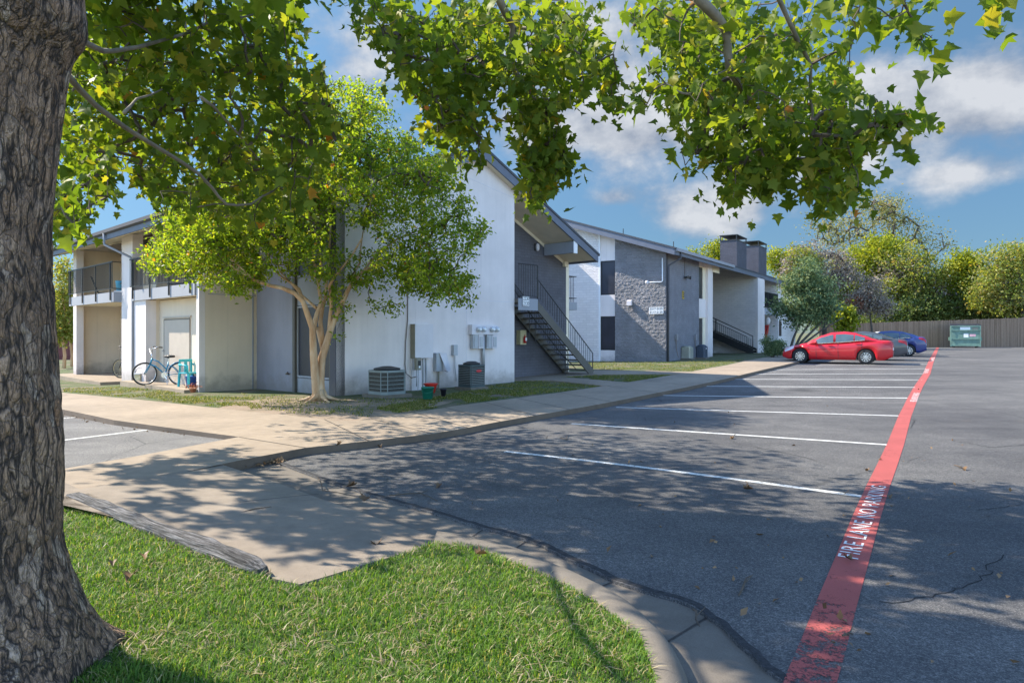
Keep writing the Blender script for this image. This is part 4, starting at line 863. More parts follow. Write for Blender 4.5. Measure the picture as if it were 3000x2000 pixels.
    for t0, t1 in ((EV-.06, RG2), (2*RG2-EV+.06, RG2)):
        r.prism([(-.63, t0, roof2(t0)-.05), (-.63, t1, roof2(t1)-.05), (-.63, t1, roof2(t1)+.03), (-.63, t0, roof2(t0)+.03)], (SEND+1.2, 0, 0))
    r.build('roof', 'shingles', b2)
    r = MB()
    for t0, t1 in ((EV+.03, RG2), (2*RG2-EV-.03, RG2)): r.prism([(-.56, t0, roof2(t0)-.28), (-.56, t1, roof2(t1)-.28), (-.56, t1, roof2(t1)-.052), (-.56, t0, roof2(t0)-.052)], (SEND+1.05, 0, 0))
    r.build('soffit', 'soffit_cream', b2)
    for t0, t1 in ((EV, RG2), (2*RG2-EV, RG2)): r = MB(); r.prism([(-.60, t0, roof2(t0)-.34), (-.60, t1, roof2(t1)-.34), (-.60, t1, roof2(t1)-.052), (-.60, t0, roof2(t0)-.052)], (.05, 0, 0)); r.build('rake_board', 'fascia_grey', b2)
    r = MB(); r.box(-.549, SEND+.5, EV-.02, EV+.028, ZE-.33, ZE-.055); r.build('eave_board', 'fascia_grey', b2)
    g = MB(); se = S(2147, EV); g.box(-.5, se, EV-.13, EV-.021, ZE-.16, ZE-.01); g.build('gutter', 'trim_grey', b2)
    d = MB(); d.tube([(.1, EV-.07, ZE-.1), (.1, EV-.07, ZE-.45), (.1, -.12, ZE-.75), (.1, -.1, ZE-.9), (.1, -.08, -.1)], .045, 8); d.build('downspout', 'trim_dark', b2, True)
    # chimneys and flue pins
    for p0, p1, q, t0 in ((2133, 2219, 688, .9), (2199, 2257, 706, .9)):
        a = S(p0, t0+.6); b = S(p1, t0+.0) if p0 < 2200 else a+2.4
        b = max(a+1.6, min(b, a+2.6)); zt = F2.Z(a, t0+.6, q); z0 = roof2(t0)-.4
        c = MB(); c.box(a, b, t0, t0+1.15, z0, zt-.35); ch = c.build('chimney', 'brick_chimney', b2)
        c = MB(); c.box(a-.04, b+.04, t0-.04, t0+1.19, zt-.06, zt); c.box(a-.03, b+.03, t0-.03, t0+1.18, zt-.40, zt-.35)
        for x in (a, b-.06):
            for y in (t0, t0+1.09): c.box(x, x+.06, y, y+.06, zt-.35, zt-.06)
        c.build('cap', 'rail_black', ch)
    for sx, ty in ((0.4, 2.4), (0.5, -.2)):
        c = MB(); c.tube([(sx, ty, roof2(ty)), (sx, ty, roof2(ty)+.3)], .02, 6); c.build('roof_pin', 'rail_black', b2)
    return sW, sW2, s3
SW_, SW2_, S3_ = b2_build()
def b2_fixtures():
    t = F2.T(0, 1924); z = F2.Z(0, t, 909.5); sc = F2.w(0, t).y/FPX
    sign('number_sign', 'wide white number sign reading 2217-2220 and 2117-2120 on the stone wall', ['2217-2220', '2117-2120'], 1, F2.w(-.06, t, z), F2A, .72, 20*sc, .62)
    s = F2.S(0, 2000.5); z = F2.Z(s, 0, 864)
    sign('number_plate', 'gold plate with a dark number 3 on the grey wall', ['3'], 1, F2.w(s, -.01, z), F2.rz, .24, 23*F2.w(s, 0).y/FPX, .7, ('gold', 'sign_black'))
    t = F2.T(0, 1847); z = F2.Z(0, t, 887); o = thing('flood_light', 'square white flood light low on the textured stone wall', 'light', F2.w(-.002, t, z), F2A)
    q = MB(); q.box(-.1, .1, -.06, 0, -.08, .08); q.build('bracket', 'box_grey', o); q = MB(); q.prism([(-.13, -.06, -.12), (.13, -.06, -.12), (.13, -.06, .14), (-.13, -.06, .14)], (0, -.13, -.03)); q.build('lamp_head', 'box_white', o, bevel=.02)
    t0, t1 = F2.T(0, 1942), F2.T(0, 1900); o = thing('wall_camera', 'white camera on a pipe arm beside the corner of the stone wall', 'camera', F2.w(-.03, t0, F2.Z(0, t0, 826)), F2A)
    L_ = t1-t0; q = MB(); q.tube([(0, -.03, 1.15), (0, -.03, .05), (-.05, -.04, 0), (-L_+.15, -.35, -.02)], .03, 8); q.build('pipe', 'trim_white', o, True)
    q = MB(); q.lathe([(.0, -.1), (.06, -.08), (.085, 0), (.06, .08), (0, .1)], 12, Matrix.Translation((-L_+.08, -.38, -.02))); q.build('camera_dome', 'box_white', o, True)
    s = F2.S(0, 2006); z = F2.Z(s, 0, 812); o = thing('spot_light', 'black double spot light with a cable running up the grey wall', 'light', F2.w(s, 0, z), F2.rz)
    q = MB(); q.lathe([(.06, 0), (.06, -.05), (0, -.06)], 10, Matrix.Rotation(R(-90), 4, 'X') @ Matrix.Diagonal((1, 1, -1, 1))); q.build('base', 'rail_black', o)
    for d in (-1, 1): q = MB(); q.tube([(0, -.05, 0), (d*.1, -.12, -.01), (d*.2, -.25, -.03)], [.03, .05, .09], 9); q.build('lamp_head', 'rail_black', o)
    q = MB(); q.tube([(-.03, -.015, .05), (-.03, -.015, 1.0)], .012, 5); q.build('cable', 'cable_brown', o)
    for k, (p, y0, lab) in enumerate(((1978, 996, 'grey disconnect box on the wall left of the beige condenser'), (2034, 996, 'grey disconnect box on the wall above the navy condenser'))):
        s = F2.S(0, p); o = thing('disconnect_box', lab, 'utility box', F2.w(s, 0, F2.Z(s, 0, y0)), F2.rz, 'disconnect boxes above the condensers')
        q = MB(); q.box(-.08, .1, -.12, -.001, 0, .30); q.build('enclosure', 'trim_grey', o); q = MB(); q.tube([(0, -.05, 0), (.0, -.06, -.4), (.12 if k else -.1, -.2, -.85)], .018, 6); q.build('conduit', 'cable_brown', o)
    place_ac(1996, 2038, 1052, 1017, 'beige condenser unit by the grey brick wall', 'beige', .3)
    place_ac(2041, 2080, 1050, 1014, 'navy condenser unit with white badge next to the white column', 'navy', .3)
    # wind sock hanging under the far balcony
    p = F2.w((SW2_+S3_)/2+.6, -.15); zt = 2.75; o = thing('hanging_windsock', 'red and white windsock hanging under the far balcony', 'windsock', (p.x, p.y, zt))
    q = MB(); q.tube([(0, 0, .2), (0, 0, 0)], .01, 5); q.lathe([(.05, 0), (.2, -.12), (.24, -.35), (.15, -.6), (.1, -.62)], 12); q.build('sock', 'box_white', o, True)
    q = MB()
    for k in range(5): a = k*1.26; q.tube([(.1*math.cos(a), .1*math.sin(a), -.6), (.13*math.cos(a)-.08, .1*math.sin(a), -1.1), (.05*math.cos(a)-.12, .1*math.sin(a), -1.7-.1*k)], [.05, .06, .03], 5)
    q.build('streamer', 'lamp_red', o)
b2_fixtures()

# ------------------------------------------------------------------ patio things of building 1
def wheel(mb_t, mb_r, c, r, ax, w=.022, spokes=18):
    """bicycle wheel in the plane spanned by direction ax and z"""
    c = Vector(c); a = Vector(ax).normalized(); pts = [c+a*math.cos(2*math.pi*i/32)*r+Vector((0, 0, math.sin(2*math.pi*i/32)*r)) for i in range(33)]
    mb_t.tube(pts, w, 7, False); pin = [c+(p-c)*.93 for p in pts]; mb_r.tube(pin, .011, 5, False)
    for i in range(spokes): mb_r.tube([c, c+(pin[int(i*32/spokes)]-c)], .0035, 3, False)
    mb_r.tube([c+Vector((-a.y, a.x, 0))*.04, c-Vector((-a.y, a.x, 0))*.04], .02, 6)
def bicycle(name, label, pf, pr, colour, tyre_in, turn=0.0):
    """pf, pr: ground contact of the front and rear wheel"""
    d = (pr-pf); L_ = d.length; o = thing(name, label, 'bicycle', pf, math.atan2(d.y, d.x), 'bicycles on the patios')
    r = .33; k = L_/1.08; fz = Vector((0, 0, r)); rz = Vector((L_, 0, r)); fa = Vector((math.cos(turn), math.sin(turn), 0))
    t = MB(); q = MB(); wheel(t, q, fz, r, fa, .024); fw = t.build('wheel', 'tyre', o, True); q.build('rim', tyre_in, fw, True)
    t = MB(); q = MB(); wheel(t, q, rz, r, (1, 0, 0), .024); rw = t.build('wheel', 'tyre', o, True); q.build('rim', 'rim', rw, True)
    hd = Vector((.23*k, 0, .80)); hb = Vector((.17*k, 0, .62)); bb = Vector((.62*k, 0, .29)); sd = Vector((.73*k, 0, .68))
    f = MB(); f.tube([hd, hb], .026, 8); f.tube([hb, Vector((.34*k, 0, .55)), Vector((.5*k, 0, .42)), bb], .022, 8)
    f.tube([hd+Vector((.01, 0, -.03)), Vector((.42*k, 0, .70)), Vector((.58*k, 0, .55)), Vector((.68*k, 0, .45))], .019, 8); f.tube([bb, sd], .02, 8)
    for y in (-.05, .05): f.tube([bb, Vector((.8*k, y, .30)), rz+Vector((0, y, 0))], .013, 6); f.tube([Vector((.71*k, 0, .6)), Vector((.9*k, y, .52)), rz+Vector((0, y, 0))], .013, 6)
    f.build('frame', colour, o, True)
    f = MB()
    for y in (-.05, .05): f.tube([hb+Vector((0, y*.4, 0)), Vector((.10*k, y, .5)), fz+Vector((0, y, 0))], .014, 6)
    f.build('fork', colour, o, True)
    f = MB(); pa = [Vector((r*1.07*math.cos(a), 0, r+r*1.07*math.sin(a))) for a in [R(x) for x in range(10, 175, 15)]]; f.tube([rz+Vector((p.x, 0, p.z-r)) for p in pa], .018, 6, False); f.build('mudguard', colour, o, True)
    h = MB(); st_ = hd+Vector((-.02, 0, .14)); h.tube([hd, st_], .014, 6)
    sx = Vector((-math.sin(turn), math.cos(turn), 0)); bx = Vector((math.cos(turn), math.sin(turn), 0))
    for sgn in (-1, 1): h.tube([st_, st_+sx*sgn*.1, st_+sx*sgn*.2+Vector((0, 0, .15))-bx*.02, st_+sx*sgn*.30+Vector((0, 0, .21))+bx*.10, st_+sx*sgn*.33+Vector((0, 0, .19))+bx*.22], .012, 6)
    hb_ = h.build('handlebar', 'chrome', o, True)
    for sgn in (-1, 1): g = MB(); g.tube([st_+sx*sgn*.30+Vector((0, 0, .21))+bx*.10, st_+sx*sgn*.335+Vector((0, 0, .188))+bx*.24], .018, 7); g.build('grip', 'black_plastic', hb_, True)
    s = MB(); s.tube([sd, sd+Vector((.03, 0, .14))], .013, 6); s.build('seat_post', 'chrome', o)
    s = MB(); s.lathe([(0, -.03), (.75, -.03), (1, .0), (.8, .04), (0, .05)], 14, Matrix.Translation(sd+Vector((.06, 0, .17))) @ Matrix.Diagonal((.14, .11, 1, 1))); s.tube([sd+Vector((.02, 0, .17)), sd+Vector((-.14, 0, .18))], [.06, .02], 8); s.build('saddle', 'black_plastic', o, True)
    c = MB(); c.lathe([(.09, -.008), (.09, .008)], 18, Matrix.Translation(bb+Vector((0, -.06, 0))) @ Matrix.Rotation(R(90), 4, 'X')); c.tube([bb+Vector((0, -.07, 0)), bb+Vector((.09, -.08, -.14)), bb+Vector((.09, -.17, -.14))], .012, 6); c.tube([bb+Vector((0, .07, 0)), bb+Vector((-.09, .08, .14)), bb+Vector((-.09, .17, .14))], .012, 6); c.tube([bb+Vector((.0, -.065, .085)), rz+Vector((0, -.065, .04))], .008, 4); c.tube([bb+Vector((.0, -.065, -.085)), rz+Vector((0, -.065, -.04))], .008, 4); c.build('crank', 'chrome', o)
    k2 = MB(); k2.tube([bb+Vector((.06, -.05, 0)), bb+Vector((.14, -.2, -.28))], .01, 6); k2.build('kickstand', 'chrome', o)
    return o
def patios():
    ta = F1.T(SF-.1, 424); base = F1.w(SF, ta); zz = gz(base.x, base.y)+.10
    pf = G(424, 1126, .10); pr = G(524, 1112, .10); pr = Vector(((527-1500)/FPX*(pf.y+.12), pf.y+.12, 0)); pf.z = pr.z = zz+.012
    bicycle('bicycle', 'teal cruiser bicycle with front wheel over the slab edge', pf, pr, 'bike_teal', 'rim', R(32))
    c = G(418, 1118, .10); o = thing('basket', 'cream basket hanging at the front wheel of the teal bicycle', 'basket', (c.x-.02, c.y-.22, c.z+.06))
    q = MB(); q.prism([(-.09, -.07, 0), (.09, -.07, 0), (.09, .07, 0), (-.09, .07, 0)], (0, 0, .2)); q.build('body', 'cream_plastic', o, bevel=.015); q = MB(); q.box(-.11, .11, -.09, .09, .202, .235); q.build('rim', 'trim_white', o, bevel=.01); q = MB(); q.tube([(-.1, 0, .22), (-.06, 0, .36), (.05, 0, .42), (.12, 0, .4)], .008, 5); q.build('handle', 'black_plastic', o)
    # turquoise garden chair
    c = F1.w(-1.42, F1.T(-1.42, 558), zz); o = thing('garden_chair', 'turquoise plastic garden chair beside the teal bicycle', 'chair', (c.x, c.y, zz), F1.rz+R(15))
    q = MB(); q.box(-.23, .23, -.22, .22, .40, .44); q.build('seat', 'chair_teal', o, bevel=.02)
    for x in (-.21, .21):
        for y in (-.2, .2): q = MB(); q.tube([(x*1.08, y*1.12, 0), (x, y, .41)], [.035, .045], 6); q.build('leg', 'chair_teal', o)
    for x in (-.23, .23): q = MB(); q.tube([(x, -.2, .42), (x*1.08, -.2, .64), (x*1.08, 0, .66), (x, .2, .66)], .028, 7); q.build('armrest', 'chair_teal', o, True)
    q = MB(); q.box(-.22, .22, .2, .235, .74, .82); q.box(-.22, -.16, .2, .235, .44, .739); q.box(.16, .22, .2, .235, .44, .739); q.box(-.05, .05, .2, .235, .44, .739); q.build('backrest', 'chair_teal', o, bevel=.015)
    o = thing('storage_tub', 'royal blue tub under the turquoise garden chair', 'tub', (c.x, c.y+.05, zz)); q = MB(); q.lathe([(.13, 0), (.16, .3), (.165, .3), (.165, .32), (.14, .31), (.0, .28)], 16); q.build('body', 'royal_blue', o, True)
    c = G(558, 1141, .10); o = thing('flower_pot', 'small pot of orange and brown flowers on the slab corner', 'plant pot', (c.x+.02, c.y+.1, zz)); q = MB(); q.lathe([(.06, 0), (.085, .09), (.095, .09), (.095, .11), (.08, .105), (0, .1)], 14); q.build('pot', 'terracotta', o, True)
    V, F = leaf_cloud(np.array([[rng.normal(0, .08), rng.normal(0, .08), .13+abs(rng.normal(0, .05))] for _ in range(90)]), .06, LEAF4, up=.2); fast_mesh('flowers', V, F, 'flower', o)
    # left patio: second bicycle
    pf = F1.w(-1.15, F1.T(-1.15, 352)); zz2 = gz(pf.x, pf.y)+.11; pf = Vector((pf.x, pf.y, zz2)); pr = pf+Vector((.75, -.35, 0))*1.0; pr.z = zz2
    bicycle('bicycle', 'dark bicycle mostly hidden behind the white column', pf, pf+(pr-pf).normalized()*1.05, 'bike_dark', 'cream_plastic', R(8))
    # balcony furniture
    tL = F1.T(SF, 310); z = ZS0-.18
    def chair2(loc, rz, label):
        o = thing('lounge_chair', label, 'chair', loc, rz, 'dark chairs on the balconies'); q = MB(); q.box(-.28, .28, -.3, .4, .3, .34); q.build('seat', 'bike_dark', o); q = MB(); q.prism([(-.28, .4, .34), (.28, .4, .34), (.28, .62, .95), (-.28, .62, .95)], (0, .03, 0)); q.build('backrest', 'bike_dark', o)
        for x in (-.26, .26):
            for y in (-.25, .38): q = MB(); q.tube([(x, y, 0), (x, y, .3)], .018, 6); q.build('leg', 'bike_dark', o)
    p = F1.w(-.9, F1.T(SF, 262)); chair2((p.x, p.y, z), F1.rz+R(70), 'dark lounge chair at the left end of the left balcony')
    p = F1.w(-1.0, F1.T(SF, 470)); chair2((p.x, p.y, z), F1.rz-R(60), 'dark lounge chair on the balcony above the teal bicycle')
    p = F1.w(-.8, F1.T(SF, 520)); chair2((p.x, p.y, z), F1.rz-R(100), 'second dark chair nearer the end post on the balcony above the teal bicycle')
    p = F1.w(-1.2, F1.T(SF, 315)); o = thing('bucket', 'pale blue tub on a stand behind the left balcony railing', 'bucket', (p.x, p.y, z)); q = MB(); q.box(-.15, .15, -.15, .15, 0, .32); q.build('stand', 'trim_white', o); q = MB(); q.lathe([(.13, .321), (.16, .66), (.165, .68), (.14, .66), (0, .6)], 16); q.build('tub', 'blue_plastic', o, True)
    p = F1.w(-1.3, F1.T(SF, 345)); o = thing('side_table', 'small black table by the right end of the left balcony', 'table', (p.x, p.y, z)); q = MB(); q.lathe([(.25, .5), (.25, .53)], 18); q.build('tabletop', 'rail_black', o)
    for k in range(3): q = MB(); q.tube([(.05*math.cos(k*2.1), .05*math.sin(k*2.1), .5), (.22*math.cos(k*2.1), .22*math.sin(k*2.1), 0)], .014, 6); q.build('leg', 'rail_black', o)

# ------------------------------------------------------------------ cars
def lerp_tab(tab, x):
    if x <= tab[0][0]: return tab[0][1]
    for (a, b), (c, d) in zip(tab, tab[1:]):
        if x <= c:
            k = (x-a)/(c-a); k2 = k*k*(3-2*k); k = .5*k+.5*k2; return b+(d-b)*k
    return tab[-1][1]
def make_car(name, label, pf, pr, colour, prof, group='cars parked along the fire lane'):
    """pf, pr: ground points of the near front and rear wheels; the car's own x runs from the nose to the tail"""
    d = (pr-pf); d.z = 0; wb = d.length; rz = math.atan2(d.y, d.x); u = d.normalized(); nrm = Vector((u.y, -u.x, 0))
    sc = wb/2.69; W2 = .89*sc; xf = .78*sc; xr = xf+wb; L_ = prof.get('L', 4.5)*sc; wr = .325*sc
    if nrm.y > 0: side = -1
    else: side = 1                                 # near side is local -y
    org = pf-u*xf-nrm*(W2-.12*sc)*1.0
    org.z = gz(org.x, org.y)-.097; o = thing(name, label, 'car', org, rz, group)
    deck = [(x*sc, z*sc) for x, z in prof['deck']]; roof = [(x*sc, z*sc) for x, z in prof['roof']]; belt = [(x*sc, z*sc) for x, z in prof['belt']]
    def half(x):
        e0, e1 = x/L_, 1-x/L_
        return W2*(1-.26*max(0, 1-e0/.16)**2.2-.20*max(0, 1-e1/.14)**2.2)
    arch = wr+.055*sc
    def bottom(x):
        z = .19*sc+.10*sc*max(0, 1-x/(.25*sc))+.16*sc*max(0, 1-(L_-x)/(.35*sc))
        for c in (xf, xr):
            if abs(x-c) < arch: z = max(z, wr+math.sqrt(arch*arch-(x-c)**2)-.0)
        return z
    xs = sorted(set([0, .02*sc, .06*sc, .12*sc, L_, L_-.02*sc, L_-.06*sc, L_-.12*sc]+list(np.linspace(.2*sc, L_-.2*sc, 70))+[xf-arch, xf+arch, xr-arch, xr+arch]))
    rings = []
    for x in xs:
        h = half(x); zt = lerp_tab(deck, x); zb = min(bottom(x), zt-.12*sc); zk = zb+(zt-zb)*.5
        endk = min(1, x/(.10*sc), (L_-x)/(.10*sc)); endk = max(endk, 0)**.5
        zt2 = zt-(1-endk)*.10*sc
        pts = [(0, zt2), (h*.55, zt2-.004*sc), (h*.86, zt2-.03*sc), (h*.955, zt2-.075*sc), (h*.985, zt2-.16*sc if zt2-.16*sc > zb else (zt2+zb)/2), (h, zk), (h*.985, zb+(zk-zb)*.35), (h*.95, zb), (h*.6, zb), (0, zb)]
        rings.append([(x, y, z) for y, z in pts]+[(x, -y, z) for y, z in pts[-2:0:-1]])
    n = len(rings[0]); V = [p for r in rings for p in r]; F = [(i*n+j, (i+1)*n+j, (i+1)*n+(j+1) % n, i*n+(j+1) % n) for i in range(len(rings)-1) for j in range(n)]
    q = MB(); q.add(V, F); q.add(rings[0], [tuple(range(n))]); q.add(rings[-1], [tuple(range(n-1, -1, -1))]); q.build('body', colour, o, True)
    # greenhouse
    rx0, rx1 = roof[0][0], roof[-1][0]; gx = list(np.linspace(rx0, rx1, 46)); rings = []
    def gh(x):
        zr = lerp_tab(roof, x); zbt = lerp_tab(belt, x)-.05*sc; h0 = half(x)*.945; k = max(0, (zr-zbt)/(.55*sc)); h1 = h0-(.20*sc)*min(1, k)**.9
        return zr, zbt, h0, h1
    for x in gx:
        zr, zbt, h0, h1 = gh(x); zr = max(zr, zbt+.01)
        pts = [(0, zr), (h1*.6, zr-.008*sc), (h1*.9, zr-.03*sc), (h1, zr-.075*sc if zr-.075*sc > zbt else zbt+.005), (h0, zbt)]
        rings.append([(x, y, z) for y, z in pts]+[(x, -y, z) for y, z in pts[::-1][:-1]])
    n = len(rings[0]); V = [p for r in rings for p in r]; F = [(i*n+j, (i+1)*n+j, (i+1)*n+j+1, i*n+j+1) for i in range(len(rings)-1) for j in range(n-1)]
    q = MB(); q.add(V, F); q.build('roof', prof.get('roofcol', colour), o, True)
    def gpoint(x, k, out):                         # point on the side of the greenhouse, k = 0 belt .. 1 roof rail
        zr, zbt, h0, h1 = gh(x); z0 = lerp_tab(belt, x)+.015*sc; zt = zr-.078*sc
        zz = z0+(zt-z0)*k; f = (zz-zbt)/max(.02, zr-.075*sc-zbt); y = h0+(h1-h0)*f
        return y+out, zz
    for sgn in (-1, 1):
        for a, b in prof['side']:
            a, b = a*sc, b*sc; m = 12; V = []; F = []
            for i in range(m+1):
                x = a+(b-a)*i/m; top = .90
                for k in (0, .5, top): y, z = gpoint(x, k, .006*sc); V.append((x, sgn*y, max(z, lerp_tab(belt, x)+.015*sc)))
            for i in range(m):
                for j in range(2): F.append((i*3+j, (i+1)*3+j, (i+1)*3+j+1, i*3+j+1))
            q = MB(); q.add(V, F); q.build('side_window', 'car_glass', o, True)
        q = MB(); xs_ = np.linspace(prof['side'][0][0]*sc, prof['side'][-1][1]*sc, 16); q.tube([(x, sgn*(gpoint(x, 0, .012*sc)[0]), gpoint(x, 0, 0)[1]-.012*sc) for x in xs_], .011*sc, 5); q.build('window_trim', 'chrome', o)
        x0 = prof['side'][0][0]*sc; q = MB(); q.lathe([(0, -1), (.7, -.8), (1, 0), (.7, .8), (0, 1)], 10, Matrix.Translation((x0+.02*sc, sgn*(half(x0)+.05*sc), lerp_tab(belt, x0)+.06*sc)) @ Matrix.Diagonal((.07*sc, .12*sc, .075*sc, 1))); q.build('mirror', colour, o, True)
        for xh in prof.get('handles', (2.05, 3.15)): q = MB(); hz = lerp_tab(belt, xh*sc)-.12*sc; q.tube([(xh*sc-.1*sc, sgn*(half(xh*sc)*.99+.012), hz), (xh*sc+.1*sc, sgn*(half(xh*sc)*.99+.012), hz+.01*sc)], .018*sc, 6); q.build('door_handle', colour, o)
        for xd in prof.get('seams', (1.45, 2.35, 3.3)):
            q = MB(); xd *= sc; z1 = lerp_tab(belt, xd)-.03*sc; z0 = .25*sc; h = half(xd); zt = lerp_tab(deck, xd); zb = bottom(xd); zk = zb+(zt-zb)*.5
            q.tube([(xd, sgn*(h*.968), z1-.02*sc), (xd+.01*sc, sgn*(h*1.0+.001), zk), (xd+.03*sc, sgn*(h*.986+.001), z0)], .006*sc, 4); q.build('door_seam', 'black_plastic', o)
    # windscreen and rear screen
    for a, b, nm in ((prof['ws'][0], prof['ws'][1], 'windscreen'), (prof['rs'][0], prof['rs'][1], 'rear_window')):
        V, F = [], []; m = 8
        for i in range(m+1):
            x = (a+(b-a)*i/m)*sc; zr, zbt, h0, h1 = gh(x)
            for k in (-.86, -.45, 0, .45, .86): V.append((x, k*h1, zr-.008*sc*abs(k)/.6+.006*sc-.022*sc*max(0, abs(k)-.6)/.3))
        F = [(i*5+j, (i+1)*5+j, (i+1)*5+j+1, i*5+j+1) for i in range(m) for j in range(4)]; q = MB(); q.add(V, F); q.build(nm, 'car_glass', o, True)
    # lights, grille, bumper details, plate
    for sgn in (-1, 1):
        y0, y1 = .95, .55; V = []
        for i in range(6):
            x = (.10+.42*i/5)*sc; h = half(x); zt = lerp_tab(deck, x); zb = min(bottom(x), zt-.12*sc)
            V += [(x, sgn*(h*.99+.006), zt-(.20-.05*i/5)*sc), (x, sgn*(h*.965+.008), zt-.09*sc), (x, sgn*(h*.87+.004), zt-.028*sc)]
        q = MB(); q.add(V, [(i*3+j, (i+1)*3+j, (i+1)*3+j+1, i*3+j+1) for i in range(5) for j in range(2)]); q.build('headlight', 'lamp_clear', o, True)
        V = []
        for i in range(6):
            x = L_-(.02+.36*i/5)*sc; h = half(x); zt = lerp_tab(deck, x); endk = max(0, min(1, (L_-x)/(.10*sc)))**.5; zt -= (1-endk)*.10*sc
            V += [(x+.006, sgn*(h*.992+.007), zt-.25*sc+.10*sc*i/5), (x+.004, sgn*(h*.972+.009), zt-.11*sc), (x, sgn*(h*.90+.006), zt-.045*sc)]
        q = MB(); q.add(V, [(i*3+j, (i+1)*3+j, (i+1)*3+j+1, i*3+j+1) for i in range(5) for j in range(2)]); q.build('tail_light', 'lamp_red', o, True)
    q = MB(); q.box(-.012*sc, .05*sc, -.5*sc, .5*sc, .30*sc, .42*sc); q.box(-.012*sc, .04*sc, -.38*sc, .38*sc, .5*sc, .58*sc); q.build('grille', 'black_plastic', o, bevel=.01)
    q = MB(); q.box(L_-.02*sc, L_+.012*sc, -.24*sc, .24*sc, .62*sc, .74*sc); q.build('number_plate', 'sign_white', o)
    q = MB(); q.box(L_-.12*sc, L_+.008, -.62*sc, .62*sc, .33*sc, .43*sc); q.build('rear_diffuser', 'black_plastic', o, bevel=.01)
    q = MB(); q.box(xf-arch*1.0, xf+arch*1.0, -W2*.78, W2*.78, .22*sc, .74*sc); q.box(xr-arch*1.0, xr+arch*1.0, -W2*.78, W2*.78, .22*sc, .74*sc); q.build('wheel_well', 'black_plastic', o)
    for cx in (xf, xr):
        for sgn in (-1, 1):
            M = Matrix.Translation((cx, sgn*(W2-.125*sc), wr)); w = .105*sc
            q = MB(); q.lathe([(wr*.64, -w), (wr*.93, -w), (wr, -w*.7), (wr, w*.7), (wr*.93, w), (wr*.64, w)], 32, M, 'y', False); wh = q.build('wheel', 'tyre', o, True)
            q = MB(); yo = sgn*w*.82; q.lathe([(wr*.66, yo-.02*sc), (wr*.66, yo+sgn*.012*sc), (wr*.60, yo+sgn*.014*sc), (wr*.58, yo-sgn*.03*sc)], 28, M, 'y', False)
            for k in range(10):
                a = 2*math.pi*k/10; c0 = Vector((math.cos(a), 0, math.sin(a))); tt = Vector((-math.sin(a), 0, math.cos(a)))
                b0 = M.translation+Vector((0, yo+sgn*.006*sc, 0)); v = [b0+c0*wr*.12+tt*wr*.05, b0+c0*wr*.12-tt*wr*.05, b0+c0*wr*.60-tt*wr*.075, b0+c0*wr*.60+tt*wr*.075]; q.prism(v, (0, -sgn*.02*sc, 0))
            q.lathe([(wr*.17, yo-.01*sc), (wr*.15, yo+sgn*.018*sc), (0, yo+sgn*.02*sc)], 14, M, 'y'); q.build('rim', 'rim', wh)
            q = MB(); q.lathe([(wr*.6, yo-sgn*.03*sc), (0, yo-sgn*.03*sc)], 20, M, 'y'); q.build('hub', 'black_plastic', wh)
    return o
SEDAN = dict(L=4.5, deck=[(0, .62), (.12, .72), (.55, .83), (1.0, .93), (1.4, .90), (2.4, .95), (3.4, 1.04), (3.95, 1.075), (4.3, 1.06), (4.5, 1.02)],
    roof=[(.98, .91), (1.3, 1.10), (1.7, 1.30), (2.1, 1.42), (2.6, 1.455), (3.0, 1.41), (3.4, 1.29), (3.75, 1.16), (4.05, 1.05)], belt=[(.9, .84), (1.4, .90), (2.4, .965), (3.4, 1.06), (4.1, 1.06)],
    side=[(1.44, 2.16), (2.26, 2.98), (3.03, 3.42)], ws=(1.08, 1.78), rs=(3.1, 3.85))
FAST = dict(SEDAN, L=4.35, deck=[(0, .62), (.12, .72), (.55, .83), (1.0, .94), (2.4, .98), (3.4, 1.08), (3.95, 1.15), (4.2, 1.12), (4.35, 1.02)], roof=[(.98, .92), (1.3, 1.10), (1.7, 1.31), (2.1, 1.45), (2.6, 1.48), (3.1, 1.44), (3.6, 1.30), (4.0, 1.16), (4.15, 1.08)], side=[(1.44, 2.16), (2.24, 3.0), (3.05, 3.55)], rs=(3.15, 4.0))
def cars():
    pr = G(2537, 1067.5, -.1); pf = pr+Vector((-.858, .514, 0))*2.69; pf.z = gz(pf.x, pf.y)-.1
    make_car('parked_car', 'red sedan parked nearest, its whole side in view', pf, pr, 'car_red', SEDAN)
    u = (pr-pf); u.z = 0; u.normalize(); row = Vector((.545, .839, 0))
    def place(pxr, yr, off_rows, lab, colr, prof):
        b = pr+row*off_rows                       # rear wheel point in that bay; slide along the bay until the rear sits at the wanted column
        m = (pxr-1500)/FPX; k = (m*b.y-b.x)/(u.x-m*u.y); b = b+u*k; b.z = gz(b.x, b.y)-.1
        a = b-u*2.69; a.z = gz(a.x, a.y)-.1; make_car('parked_car', lab, a, b, colr, prof)
    place(2588, 0, 4.6, 'grey sedan parked behind the red sedan, tail light showing', 'car_grey', SEDAN)
    place(2662, 0, 11.5, 'blue fastback car parked beyond the grey sedan', 'car_blue', FAST)
    place(2640, 0, 15.0, 'white car behind the blue one, mostly its roof showing', 'car_white', dict(SEDAN, roofcol='car_white'))
cars()

